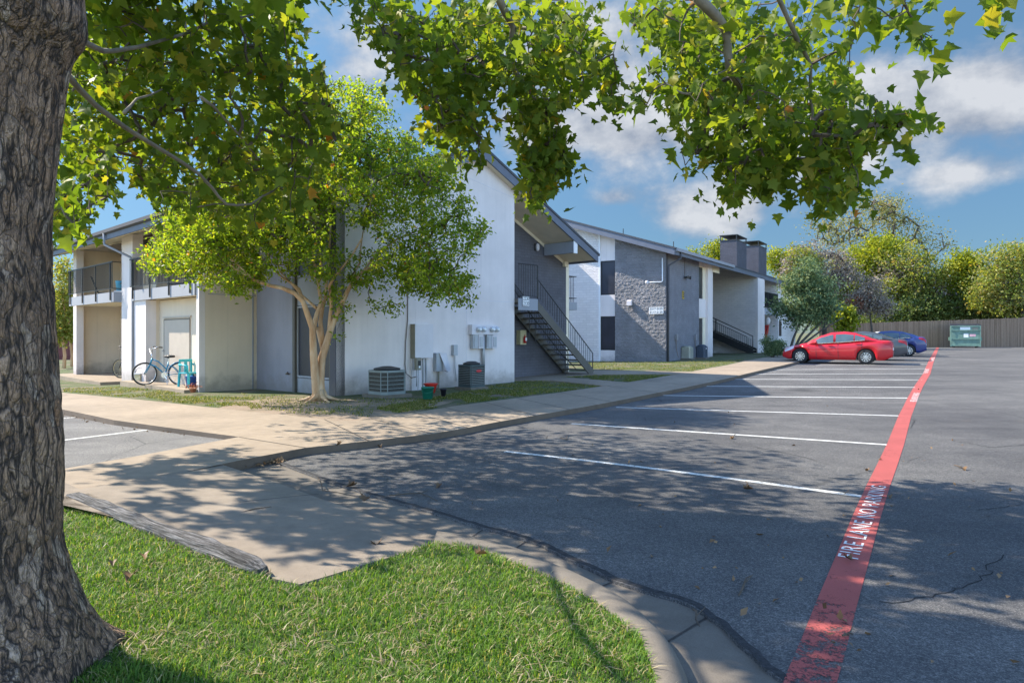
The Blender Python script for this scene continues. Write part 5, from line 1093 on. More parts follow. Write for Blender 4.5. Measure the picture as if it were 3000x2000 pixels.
# ------------------------------------------------------------------ dumpster and board fence
def dumpster():
    a, b = AT(2786, 1014.5, 61.0), AT(2871, 1014.5, 61.0); w = (b-a).length; d = (b-a).normalized(); o = thing('dumpster', 'green metal dumpster with pale notices in front of the board fence', 'dumpster', (a+b)/2, -R(31)); w *= .86; h = 69/FPX*a.y
    o.location.z = gz(a.x, a.y)-.09
    q = MB(); q.prism([(-w/2, 0, .15), (w/2, 0, .15), (w/2, 0, h*.93), (-w/2, 0, h*.93)], (0, 1.7, 0)); q.build('bin', 'dumpster_green', o)
    q = MB()
    for z in (.15, h*.36, h*.72, h*.90): q.box(-w/2-.02, w/2+.02, -.07, -.001, z, z+.09)
    for x in (-w/2-.03, w/2-.07): q.box(x, x+.1, -.09, -.072, .1, h*.93)
    q.build('rib', 'dumpster_green', o)
    q = MB(); q.prism([(-w/2-.03, -.05, h*.935), (w/2+.03, -.05, h*.935), (w/2+.03, 1.75, h*1.0), (-w/2-.03, 1.75, h*1.0)], (0, 0, .06)); q.build('lid', 'pot_black', o)
    for x0, x1, z0, z1, m in ((-w*.18, w*.16, h*.74, h*.88, 'sign_white'), (-w*.06, w*.1, h*.44, h*.60, 'sign_white'), (w*.14, w*.34, h*.48, h*.58, 'label_pink'), (w*.22, w*.42, h*.76, h*.86, 'box_olive')):
        q = MB(); q.box(x0, x1, -.006-.072*(z1 > h*.72 and z0 < h*.9)*0, -.001, z0, z1); q.build('notice', m, o)
    for x in (-w/2-.14, w/2+.02): q = MB(); q.box(x, x+.12, .4, .9, h*.3, h*.45); q.build('lift_pocket', 'dumpster_green', o)
    for x in (-w*.38, w*.38): q = MB(); q.box(x-.06, x+.06, .1, 1.6, 0, .15); q.build('skid', 'rail_black', o)
dumpster()
def board_fence():
    cols = [(2400, 950, 62.0), (2480, 949, 62.0), (2630, 942, 63.0), (2790, 938, 64.0), (3000, 930, 65.0), (3330, 922, 66.0)]
    P = [AT(c, q, y) for c, q, y in cols]; o = thing('board_fence', 'long weathered grey board fence behind the parking lot', 'fence', (P[2].x, P[2].y, gz(P[2].x, P[2].y))); L0 = Vector(o.location)
    q = MB(); r = random.Random(3)
    for a, b in zip(P, P[1:]):
        n = max(1, int((b-a).length/.155)); d = (b-a); d.z = 0; d.normalize(); nn = Vector((-d.y, d.x, 0))
        for i in range(n):
            p = a.lerp(b, i/n)-L0; top = p.z+r.uniform(-.03, .03); w = (b-a).length/n-.012; z0 = -.3; off = nn*r.uniform(0, .02)
            v = [p+off, p+d*w+off]; q.prism([Vector((v[0].x, v[0].y, z0)), Vector((v[1].x, v[1].y, z0)), Vector((v[1].x, v[1].y, top)), Vector((v[0].x, v[0].y, top))], nn*.02)
    q.build('boards', 'fence_wood', o)
    q = MB()
    for a, b in zip(P, P[1:]):
        d = (b-a); d.z = 0; d.normalize(); nn = Vector((-d.y, d.x, 0))
        for f in (.25, .8): q.prism([Vector((a.x, a.y, -.1+(a.z)*f))+nn*.05-L0, Vector((b.x, b.y, -.1+(b.z)*f))+nn*.05-L0, Vector((b.x, b.y, (b.z)*f))+nn*.05-L0, Vector((a.x, a.y, (a.z)*f))+nn*.05-L0], nn*.05)
    q.build('rail', 'fence_wood', o)
board_fence()
# ------------------------------------------------------------------ vegetation
LEAF4 = (np.array([(0, 0, 0), (.30, .45, .07), (0, 1, -.05), (-.30, .45, .07)], float), [(0, 1, 2), (0, 2, 3)])
_o = [(0, 0, 0), (.22, -.06, .03), (.50, .10, .06), (.34, .30, .02), (.58, .56, .10), (.27, .60, .02), (0, 1.05, -.10), (-.27, .60, .02), (-.58, .56, .10), (-.34, .30, .02), (-.50, .10, .06), (-.22, -.06, .03), (0, .34, -.05)]
LEAFS = (np.array(_o, float), [(12, i, (i+1) % 12) for i in range(12)])
def leaf_cloud(C, size, tpl, up=0.0, droop=0.0, jitter=.35):
    C = np.asarray(C, float); n = len(C); tv, tf = tpl
    d = rng.normal(size=(n, 3)); d[:, 2] -= droop*1.6; d /= np.linalg.norm(d, axis=1)[:, None]
    nn = rng.normal(size=(n, 3)); nn[:, 2] += up*2; nn -= (nn*d).sum(1)[:, None]*d; nn /= np.linalg.norm(nn, axis=1)[:, None]
    x = np.cross(d, nn); s = np.asarray(size)*(1+jitter*(rng.random(n)*2-1)); s = s.reshape(-1, 1, 1) if s.ndim else s
    tx = tv[None, :, 0:1]*rng.uniform(.72, 1.12, (n, 1, 1)); ty = tv[None, :, 1:2]*np.ones((n, 1, 1))
    tz = tv[None, :, 2:3]*(1+rng.normal(0, .6, (n, 1, 1)))+tx**2*rng.normal(.1, .55, (n, 1, 1))+ty**2*rng.normal(-.12, .28, (n, 1, 1))+tx*ty*rng.normal(0, .35, (n, 1, 1))
    V = (tx*x[:, None, :]+ty*d[:, None, :]+tz*nn[:, None, :])*s+C[:, None, :]
    F = np.array(tf)[None]+(np.arange(n)*len(tv))[:, None, None]
    return V.reshape(-1, 3), F.reshape(-1, 3)
def mst(fixed, anchors):
    """connect every anchor to the nearest point already on the tree; returns parent index (-1-k: fixed k)"""
    A = np.asarray(anchors, float); Fx = np.asarray(fixed, float); n = len(A)
    D = np.linalg.norm(A[:, None]-Fx[None], axis=2); best = D.min(1); par = -1-D.argmin(1); done = np.zeros(n, bool); order = []
    for _ in range(n):
        b = np.where(done, 1e9, best); i = int(b.argmin()); done[i] = True; order.append(i)
        d = np.linalg.norm(A-A[i], axis=1)*1.05; m = (d < best) & ~done; best[m] = d[m]; par[m] = i
    return par, order
def twig_mesh(fixed, anchors, r0, sides=4, rmax=.05, wob=.12):
    par, order = mst(fixed, anchors); A = [Vector(a) for a in anchors]; cnt = [1]*len(A)
    for i in reversed(order):
        if par[i] >= 0: cnt[par[i]] += cnt[i]
    q = MB(); r = random.Random(5)
    for i in order:
        p = A[par[i]] if par[i] >= 0 else Vector(fixed[-1-par[i]]); L_ = (A[i]-p).length
        if L_ < 1e-4: continue
        ra = min(rmax, r0*cnt[i]**.45); j = Vector((r.uniform(-1, 1), r.uniform(-1, 1), r.uniform(-.5, 1)))*L_*wob
        q.tube([p, p.lerp(A[i], .5)+j, A[i]], [ra*1.15, ra*1.05, ra*.9], sides, False)
    return q
def blob_points(blobs, n, depth, seed, gap=-.16):
    """points inside image ellipses (cx, cy, rx, ry) set at depth +- spread; a filled volume with uneven density"""
    r = np.random.default_rng(seed); w = np.array([b[2]*b[3] for b in blobs], float); w /= w.sum(); out = []
    while len(out) < n:
        b = blobs[r.choice(len(blobs), p=w)]; v = r.normal(size=3); v /= np.linalg.norm(v); v *= r.random()**(1/2.6)
        px_, py_ = b[0]+v[0]*b[2], b[1]+v[1]*b[3]; Y = depth[0]+(b[4] if len(b) > 4 else 0)+v[2]*depth[1]*min(1, b[2]/100)
        if mnoise.noise(Vector((px_/45, py_/45, Y*.9+seed))) < gap: continue
        out.append(AT(px_, py_, Y))
    return out

# ---- the big foreground sycamore
def interp(tab, x):
    return float(np.interp(x, [a for a, b in tab], [b for a, b in tab]))
EDGE = [(-.1, -.606), (.0, -.612), (.12, -.622), (.25, -.636), (.37, -.648), (.52, -.657), (.85, -.6545), (1.0, -.655), (1.25, -.659), (1.55, -.667), (1.85, -.6735), (2.05, -.676), (2.25, -.673), (2.45, -.667), (2.62, -.660), (2.80, -.653), (2.95, -.645), (3.0, -.636), (3.12, -.627), (3.3, -.626), (6.5, -.56)]
RAD = [(-.1, .56), (.05, .49), (.2, .44), (.4, .40), (.8, .37), (1.4, .345), (2.0, .33), (2.6, .345), (3.0, .38), (3.4, .40), (4.2, .30), (6.5, .16)]
CY = 3.10
def trunk_center(z):
    r = interp(RAD, z)*.912; me = interp(EDGE, 1.55+(z-1.55)/.93); a = math.atan(me); D = CY/math.cos(a)
    for _ in range(4): ca = a-math.asin(r/D); D = CY/math.cos(ca)
    return Vector((CY*math.tan(ca), CY, z)), r
syc = thing('sycamore_tree', 'big sycamore with a thick rough trunk on the front lawn, branches hanging overhead', 'tree', (trunk_center(0)[0].x, CY, 0))
SY0 = Vector(syc.location)
def sycamore():
    zs = np.concatenate([np.linspace(-.15, .6, 70), np.linspace(.6, 3.6, 260)[1:], np.linspace(3.6, 6.5, 30)[1:]]); nr = 220; V = []
    for z in zs:
        c, r = trunk_center(z)
        for j in range(nr):
            th = 2*math.pi*j/nr; fl = math.exp(-max(0, z)/.11)
            lob = sum(a*max(0, math.cos(th-t))**p for t, a, p in ((.80, .42, 16), (-.75, .30, 10), (2.3, .4, 10), (3.9, .35, 10), (5.0, .25, 14)))
            rr = r*(1+fl*(lob*.75)-.0)
            kn = .035*math.exp(-((z-2.95)/.12)**2)*max(0, math.cos(th+.3))
            rr += kn+.02*mnoise.noise(Vector((math.cos(th)*1.4, math.sin(th)*1.4, z*.8)))
            e = abs(mnoise.noise(Vector((math.cos(th)*r*13, math.sin(th)*r*13, z*2.3)))+.35*mnoise.noise(Vector((math.cos(th)*r*26, math.sin(th)*r*26, z*5))))
            rr += .010*(min(.16, e)/.16-1)+.006*mnoise.noise(Vector((math.cos(th)*r*30, math.sin(th)*r*30, z*14)))
            V.append((c.x+rr*math.cos(th)-SY0.x, c.y+rr*math.sin(th)-SY0.y, z-SY0.z))
    k = len(zs); idx = np.arange(k*nr).reshape(k, nr); nx = np.roll(idx, -1, axis=1)
    F = np.stack([idx[:-1], nx[:-1], nx[1:], idx[1:]], axis=2).reshape(-1, 4)
    fast_mesh('trunk', V, F, 'bark_sycamore', syc, smooth=True)
    limbs = [([Vector((-2.72, 3.45, 3.35)), AT(150, 178, 3.9), AT(199, 223, 4.3), AT(279, 308, 4.8), AT(364, 372, 5.2), AT(485, 446, 5.8), AT(583, 509, 6.2), AT(623, 552, 6.5), AT(663, 598, 6.7), AT(735, 598, 7.2), AT(800, 560, 7.6)], .028, .010),
             ([AT(364, 330, 5.2), AT(400, 290, 5.6), AT(475, 262, 6.2)], .014, .007), ([AT(588, 285, 6.0), AT(650, 340, 6.4), AT(700, 395, 6.9), AT(760, 470, 7.4)], .015, .007),
             ([Vector((-2.6, 3.5, 3.2)), AT(235, 118, 4.4), AT(330, 150, 5.2), AT(470, 120, 6.2), AT(620, 60, 7.0), AT(760, 40, 7.6)], .026, .010),
             ([Vector((-2.5, 3.5, 4.6)), Vector((-1.2, 5.0, 5.5)), AT(1400, -90, 6.3), AT(1463, 0, 6.5), AT(1503, 80, 6.7), AT(1497, 190, 6.9), AT(1560, 290, 7.1), AT(1640, 300, 7.2)], .07, .016),
             ([AT(1503, 80, 6.7), AT(1620, 100, 6.6), AT(1700, 160, 6.6), AT(1710, 250, 6.7)], .02, .008),
             ([Vector((-2.4, 3.6, 5.2)), Vector((-.2, 4.6, 6.2)), Vector((1.0, 5.0, 5.4)), AT(2048, 0, 5.6), AT(2095, 45, 5.7), AT(2128, 92, 5.8), AT(2132, 150, 5.85), AT(2136, 205, 5.9), AT(2200, 300, 6.3)], .065, .03),
             ([AT(2136, 205, 5.9), AT(2080, 232, 5.9), AT(2017, 277, 5.9), AT(1985, 268, 5.9), AT(1950, 245, 5.9)], .016, .008),
             ([Vector((.2, 4.7, 6.0)), AT(2250, -60, 5.6), AT(2310, 60, 5.8), AT(2375, 190, 6.0), AT(2380, 330, 6.2), AT(2375, 420, 6.3)], .03, .010),
             ([Vector((1.2, 4.6, 5.6)), AT(2500, -80, 5.0), AT(2640, -20, 4.8), AT(2900, -60, 4.6)], .02, .008)]
    q = MB(); fixed = []
    for P, r0, r1 in limbs:
        P2 = []
        for a, b in zip(P, P[1:]): P2 += [a, a.lerp(b, .5)+Vector((random.uniform(-1, 1), random.uniform(-1, 1), random.uniform(-1, 1)))*.03*(b-a).length]
        P2.append(P[-1]); m = len(P2); q.tube([p-SY0 for p in P2], [r0+(r1-r0)*(i/(m-1))**.7 for i in range(m)], 9)
        fixed += [p for p in P2 if p.y > 3.8]
    q.build('limb', 'bark_limb', syc, True)
    polys = [([(150,0),(895,0),(875,120),(935,150),(960,260),(1000,400),(930,540),(870,640),(760,670),(560,610),(470,610),(410,545),(395,475),(345,445),(330,520),(280,540),(230,520),(150,520)], 7000, 9.8, 3.3, .15),
             ([(150,520),(240,560),(245,640),(215,690),(150,700)], 330, 7.5, 1.5, .13),
             ([(250,430),(335,440),(330,540),(290,590),(310,600),(250,560)], 260, 8.0, 1.5, .13),
             ([(1000,0),(1770,0),(1760,60),(1740,110),(1790,120),(1800,200),(1830,230),(1835,270),(1805,330),(1780,280),(1760,290),(1740,250),(1690,300),(1640,330),(1600,350),(1550,330),(1500,300),(1480,250),(1440,240),(1400,215),(1300,200),(1250,150),(1140,180),(1120,130),(1060,110),(1000,30)], 2500, 7.8, 1.5, .135),
             ([(1150,150),(1330,180),(1430,220),(1440,330),(1400,350),(1420,420),(1380,450),(1330,520),(1360,450),(1300,390),(1240,320),(1170,230)], 950, 7.8, 1.3, .13),
             ([(1460,240),(1620,330),(1650,430),(1700,470),(1640,520),(1610,585),(1545,590),(1560,520),(1510,470),(1530,380),(1480,330)], 850, 7.9, 1.2, .13),
             ([(1810,0),(2400,0),(2410,50),(2440,110),(2500,115),(2490,160),(2460,180),(2510,230),(2560,300),(2520,340),(2470,330),(2400,350),(2330,400),(2240,420),(2170,400),(2120,420),(2040,430),(1990,400),(1960,340),(1910,300),(1860,310),(1850,270),(1920,250),(1900,170),(1960,170),(1930,110),(1870,80),(1810,30)], 2700, 7.2, 1.6, .135),
             ([(1990,400),(2120,400),(2180,440),(2200,520),(2170,500),(2180,590),(2150,600),(2140,540),(2120,470),(2040,450)], 520, 7.3, 1.1, .13),
             ([(2180,400),(2340,380),(2310,510),(2270,560),(2240,580),(2200,520)], 520, 7.3, 1.1, .13),
             ([(2360,340),(2550,330),(2560,400),(2500,440),(2510,480),(2520,560),(2470,580),(2430,635),(2400,625),(2360,590),(2380,460)], 620, 7.0, 1.1, .135),
             ([(2500,370),(2600,330),(2700,300),(2690,340),(2640,370),(2560,400)], 140, 6.0, .5, .13),
             ([(2440,0),(2560,0),(2550,60),(2490,95),(2460,60)], 50, 5.2, .5, .14), ([(2570,0),(2740,0),(2720,50),(2700,30),(2660,80),(2740,100),(2720,140),(2650,130),(2620,90),(2590,40)], 70, 5.2, .5, .14),
             ([(2860,0),(2930,0),(2960,30),(2940,100),(2870,80)], 16, 4.6, .3, .15)]
    anchors, leaves, sizes, twa = [], [], [], []; r = random.Random(7)
    for pi, (poly, n, Y0, dY, sz) in enumerate(polys):
        xs = [p[0] for p in poly]; ys = [p[1] for p in poly]; made = 0; guard = 0
        while made < n and guard < n*30:
            guard += 1; x, y = r.uniform(min(xs), max(xs)), r.uniform(min(ys), max(ys))
            if not inside(poly, x, y): continue
            if mnoise.noise(Vector((x/58, y/58, pi*3.1)))+.7*mnoise.noise(Vector((x/24, y/24, pi*5.7))) < (.0 if pi else -.13): continue
            Y = Y0+r.uniform(-1, 1)*dY+(.003*(y-250) if pi == 0 else 0); a = AT(x, y, Y); anchors.append(a); twa.append(a); k = r.randint(3, 6)
            for i in range(k):
                p = a+Vector((r.gauss(0, .13), r.gauss(0, .13), r.gauss(-.07, .12))); qx = 1500+p.x/p.y*FPX; qy = HOR-(p.z-CAM_H)/p.y*FPX
                if qy > 0 and not inside(poly, qx, qy) and r.random() < .8: continue
                leaves.append(p); sizes.append(sz*r.choice((.5, .6, .7, .75, .8, .9))); made += 1
    # hanging strands that trail below the edges of the crown
    for (x0, y0, y1, Y, sz) in ((1540,420,600,7.0,.12),(1575,400,560,7.1,.11),(1620,380,520,7.0,.12),(1660,380,480,7.0,.12),(1335,400,530,6.9,.13),(1400,380,500,6.9,.13),(1290,330,420,6.8,.13),(1790,250,350,6.6,.11),(1805,120,280,6.6,.12),(2155,480,610,6.1,.12),(2180,440,560,6.1,.12),(2245,470,590,6.2,.12),(2275,450,560,6.2,.12),(2380,360,590,5.9,.12),(2405,380,630,5.9,.13),(2440,400,600,5.8,.13),(2490,380,560,5.8,.13),(2510,440,580,5.8,.12),(2560,280,420,5.6,.13),(1880,240,320,5.8,.12),(1900,180,320,5.9,.12),(2000,430,500,5.9,.12),(250,520,640,5.8,.12),(215,560,690,5.6,.12),(1150,130,270,6.5,.13),(1110,60,160,6.4,.13),(860,380,660,7.2,.13),(905,340,600,7.2,.13),(760,560,690,7.6,.12),(560,540,640,7.0,.12),(470,560,640,6.8,.12),(300,440,590,6.0,.12)):
        x = x0; y = y0
        while y < y1:
            a = AT(x, y, Y+r.uniform(-.1, .1)); anchors.append(a); twa.append(a)
            for i in range(r.randint(1, 3)): leaves.append(a+Vector((r.gauss(0, .06), r.gauss(0, .06), r.gauss(-.05, .05)))); sizes.append(sz*r.choice((.6, .8, .9, 1.0)))
            x += r.gauss(0, 5); y += r.uniform(14, 26)
    # canopy above and beside the frame, the part of the crown that shades the lot and the apron
    shade = [([(300,1400),(560,1345),(660,1330),(800,1390),(940,1440),(1290,1550),(1060,1640),(880,1680),(500,1540),(330,1440)], 1350),
             ([(950,1370),(1150,1330),(1400,1300),(1750,1245),(2150,1270),(2150,1300),(1900,1310),(1800,1350),(1950,1400),(1650,1370),(1700,1420),(1800,1450),(2100,1530),(2350,1530),(2440,1560),(2400,1640),(2250,1690),(2300,1720),(2450,1690),(2480,1760),(2340,1900),(2250,2000),(2100,1890),(1950,1780),(1500,1560),(1150,1450)], 4300),
             ([(2580,1470),(2750,1485),(3050,1510),(3050,1600),(2800,1580),(2640,1530)], 300), ([(2650,1590),(3050,1620),(3050,1740),(2900,1740),(2700,1700)], 420), ([(2480,1870),(2600,1810),(2850,1850),(3060,1800),(3100,2100),(2300,2100)], 900)]
    for poly, n in shade:
        xs = [p[0] for p in poly]; ys = [p[1] for p in poly]; made = 0; guard = 0; gp = [G(p[0], p[1], -.1) for p in poly]; bx = [p.x for p in gp]; by = [p.y for p in gp]
        while made < n and guard < n*40:
            guard += 1; gx, gy = r.uniform(min(bx), max(bx)), r.uniform(min(by), max(by))
            if not inside(gp, gx, gy): continue
            if mnoise.noise(Vector((gx*3.6, gy*3.6, 4.4)))+.6*mnoise.noise(Vector((gx*1.2, gy*1.2, 8))) < -.08: continue
            h = r.uniform(4.2, 6.6); c = Vector((gx, gy, 0))+SUN_DIR*(h/SUN_DIR.z)
            if c.y > .3:
                qx = 1500+c.x/c.y*FPX; qy = HOR-(c.z-CAM_H)/c.y*FPX
                if -120 < qx < 3120 and qy > -70: continue
            anchors.append(c)
            for i in range(r.randint(4, 7)):
                leaves.append(c+Vector((r.gauss(0, .11), r.gauss(0, .11), r.gauss(-.05, .10)))); sizes.append(.15); made += 1
    L_ = np.array([tuple(p-SY0) for p in leaves]); V, F = leaf_cloud(L_, np.array(sizes), LEAFS, up=.25, droop=.55)
    cr = fast_mesh('crown', V, F, 'leaf_sycamore', syc)
    sub = twa[::2]; q = twig_mesh([tuple(p) for p in fixed], [tuple(p) for p in sub], .0034, 4, .02, .10)
    q.v = [(a-SY0.x, b-SY0.y, c-SY0.z) for a, b, c in q.v]; q.build('twigs', 'bark_twig', syc)
    for i in range(22):
        q = MB(); p = twa[r.randrange(len(twa))]-SY0+Vector((0, 0, -.12)); q.lathe([(0, -.016), (.013, -.009), (.016, 0), (.013, .009), (.002, .016), (.002, .13)], 8, Matrix.Translation(p)); q.build('seed_ball', 'bark_twig', syc)
sycamore()

# ---- the crape myrtle by the gable wall
def crape():
    base = G(937, 1170, 0); Y0 = base.y; o = thing('crape_myrtle_tree', 'small leafy tree with smooth tan forked stems at the gable corner', 'tree', base); B0 = Vector(o.location)
    sc = lambda pts, dy0, dy1: [AT(700+x/3.92, 780+y/3.92, Y0+dy0+(dy1-dy0)*i/(len(pts)-1)) for i, (x, y) in enumerate(pts)]
    stems = [(sc([(905,1560),(880,1300),(860,1050),(850,850),(845,710),(790,560),(735,400),(640,310),(500,250),(350,220),(180,160),(20,60),(-120,-20)], 0, -.9), .125, .022),
             (sc([(850,740),(890,560),(945,410),(915,220),(880,40),(840,-200),(800,-420)], -.05, .3), .07, .02),
             (sc([(935,1560),(930,1300),(950,1060),(1010,870),(1060,700),(1120,560),(1185,430),(1245,290),(1310,180),(1420,60),(1560,-20),(1750,-110)], 0, .2), .13, .028),
             (sc([(965,880),(935,640),(960,480),(990,380),(1005,200),(1030,0),(1040,-260),(1060,-560)], .1, .4), .065, .02),
             (sc([(1040,720),(1045,600),(1060,460),(1050,300),(1035,230),(1100,120),(1180,20),(1300,-130),(1420,-330)], .1, -.6), .055, .018),
             (sc([(905,700),(940,860),(970,1000)], .15, .15), .06, .05), (sc([(735,400),(690,260),(600,190),(500,130),(380,20),(240,-120)], -.25, .5), .045, .016),
             (sc([(890,480),(800,400),(720,330),(640,240),(560,150),(470,60),(430,-120)], .2, .8), .04, .014),
             (sc([(1310,180),(1330,60),(1390,-40),(1400,-220),(1430,-420)], .1, .6), .04, .016), (sc([(900,200),(960,100),(930,-150),(870,-400),(900,-640)], .3, -.3), .04, .014),
             (sc([(1560,-20),(1800,20),(2050,60),(2250,140),(2420,240)], .2, .5), .028, .010), (sc([(1420,60),(1600,-160),(1850,-330),(2100,-420)], .2, .6), .03, .012), (sc([(180,160),(-60,-60),(-330,-160),(-600,-170)], -.8, -1.0), .024, .010)]
    q = MB(); fixed = []
    for P, r0, r1 in stems:
        P2 = []
        for a, b in zip(P, P[1:]): P2 += [a, a.lerp(b, .5)]
        P2.append(P[-1]); m = len(P2); q.tube([p-B0 for p in P2], [(r0+(r1-r0)*(i/(m-1))**.6) for i in range(m)], 10); fixed += P2[len(P2)//2:]
    for a in (0.1, 1.1, 2.2, 3.4, 4.3, 5.4): c, s_ = math.cos(a), math.sin(a); q.tube([Vector((c*.06, s_*.06, .22)), Vector((c*.15, s_*.15, .06)), Vector((c*.36, s_*.36, .0)), Vector((c*.6, s_*.6, -.05))], [.07, .06, .035, .015], 7)
    q.build('trunk', 'bark_crape', o, True)
    blobs = [(560,700,130,110),(480,760,70,50),(640,780,130,80),(620,610,120,120),(760,560,140,150),(800,720,120,100),(920,420,150,130),(1000,300,140,70),(1050,380,110,110),(880,640,120,110),(1060,520,150,140),(1190,480,110,90),(1270,520,90,70),(1200,620,150,100),(1310,700,110,70),(1390,680,50,45),(1180,760,110,60),(1270,820,110,55),(1340,860,55,35),(950,760,90,70),(1080,800,70,60),(700,830,60,40),(900,290,80,60),(1210,800,120,60),(1320,845,90,42),(600,690,120,100),(990,870,40,35),(1350,600,40,40)]
    pts = []; seed = 3
    while len(pts) < 2200:
        for p in blob_points(blobs, 400, (Y0, 2.1), seed, -.11):
            s_, t_ = F1.local(p)
            if (s_ > -.2 and t_ > -.25) or (t_ > 3.6 and s_ > -2.0): continue
            pts.append(p)
        seed += 1
    for x, y in ((1085,880),(1100,905),(1120,900),(1140,895),(1150,920),(1160,890),(1175,893),(1020,905),(1005,895),(1000,935),(990,985)): pts.append(AT(x, y, Y0-.1))
    q = twig_mesh([tuple(p) for p in fixed], [tuple(p) for p in pts], .0042, 4, .03, .14); q.v = [(a-B0.x, b-B0.y, c-B0.z) for a, b, c in q.v]; q.build('twigs', 'bark_twig', o)
    C = []
    for p in pts:
        d = Vector((random.gauss(0, 1), random.gauss(0, 1), random.gauss(.1, .8))).normalized()
        for i in range(24): C.append(p-B0+d*random.uniform(-.22, .22)+Vector((random.gauss(0, .06), random.gauss(0, .06), random.gauss(0, .06))))
    V, F = leaf_cloud(C, .084, LEAF4, up=.35, droop=.15); fast_mesh('crown', V, F, 'leaf_crape', o)
crape()

# ---- trees and shrubs farther off
def far_tree(name, label, blobs, Y, dY, colour, nanch, nleaf, size, seed, trunk=None, group=None, cat='tree', spread=.5, twr=.012, base=None, bark='bark_far', extra=None):
    cx = sum(b[0]*b[2]*b[3] for b in blobs)/sum(b[2]*b[3] for b in blobs); bx = base[0] if base else cx
    X = (bx-1500)/FPX*Y; B0 = Vector((X, Y, gz(X, Y)-.05)); o = thing(name, label, cat, B0, 0, group)
    pts = blob_points(blobs, nanch, (Y, dY), seed); cz = sum(p.z for p in pts)/len(pts); top = Vector((sum(p.x for p in pts)/len(pts), Y, cz)); q = MB(); fixed = []
    lines = trunk or [[(0, 0, 0), tuple((top-B0)*.35+Vector((.2, 0, 0))), tuple((top-B0)*.8)]]
    for ln in lines:
        ln = [Vector(p) for p in ln]; m = len(ln); r0 = max(.10, cz*.035)*(1 if len(lines) == 1 else .75); q.tube(ln, [r0*(1-.72*i/(m-1)) for i in range(m)], 8)
        for a, b in zip(ln, ln[1:]): fixed += [tuple(a.lerp(b, .5)+B0), tuple(b+B0)]
    q.build('trunk', bark, o, True)
    t = twig_mesh(fixed, [tuple(p) for p in pts], twr, 4, .12, .12); t.v = [(a-B0.x, b-B0.y, c-B0.z) for a, b, c in t.v]; t.build('branches', bark, o)
    r = np.random.default_rng(seed+50); P = np.array([tuple(p-B0) for p in pts]); C = np.repeat(P, nleaf, axis=0)+r.normal(0, spread, (len(P)*nleaf, 3))*np.array([1, 1, .7])
    C = C[C[:, 2] > .15]
    V, F = leaf_cloud(C, size, LEAF4, up=.4, droop=.1); fast_mesh('crown', V, F, colour, o)
    for (bl, colr, na, nl) in (extra or []):
        pts = blob_points(bl, na, (Y-.5, dY*.6), seed+9); P = np.array([tuple(p-B0) for p in pts]); C = np.repeat(P, nl, axis=0)+r.normal(0, spread, (len(P)*nl, 3))*np.array([1, 1, .7])
        V, F = leaf_cloud(C, size, LEAF4, up=.4); fast_mesh('crown', V, F, colr, o)
    return o
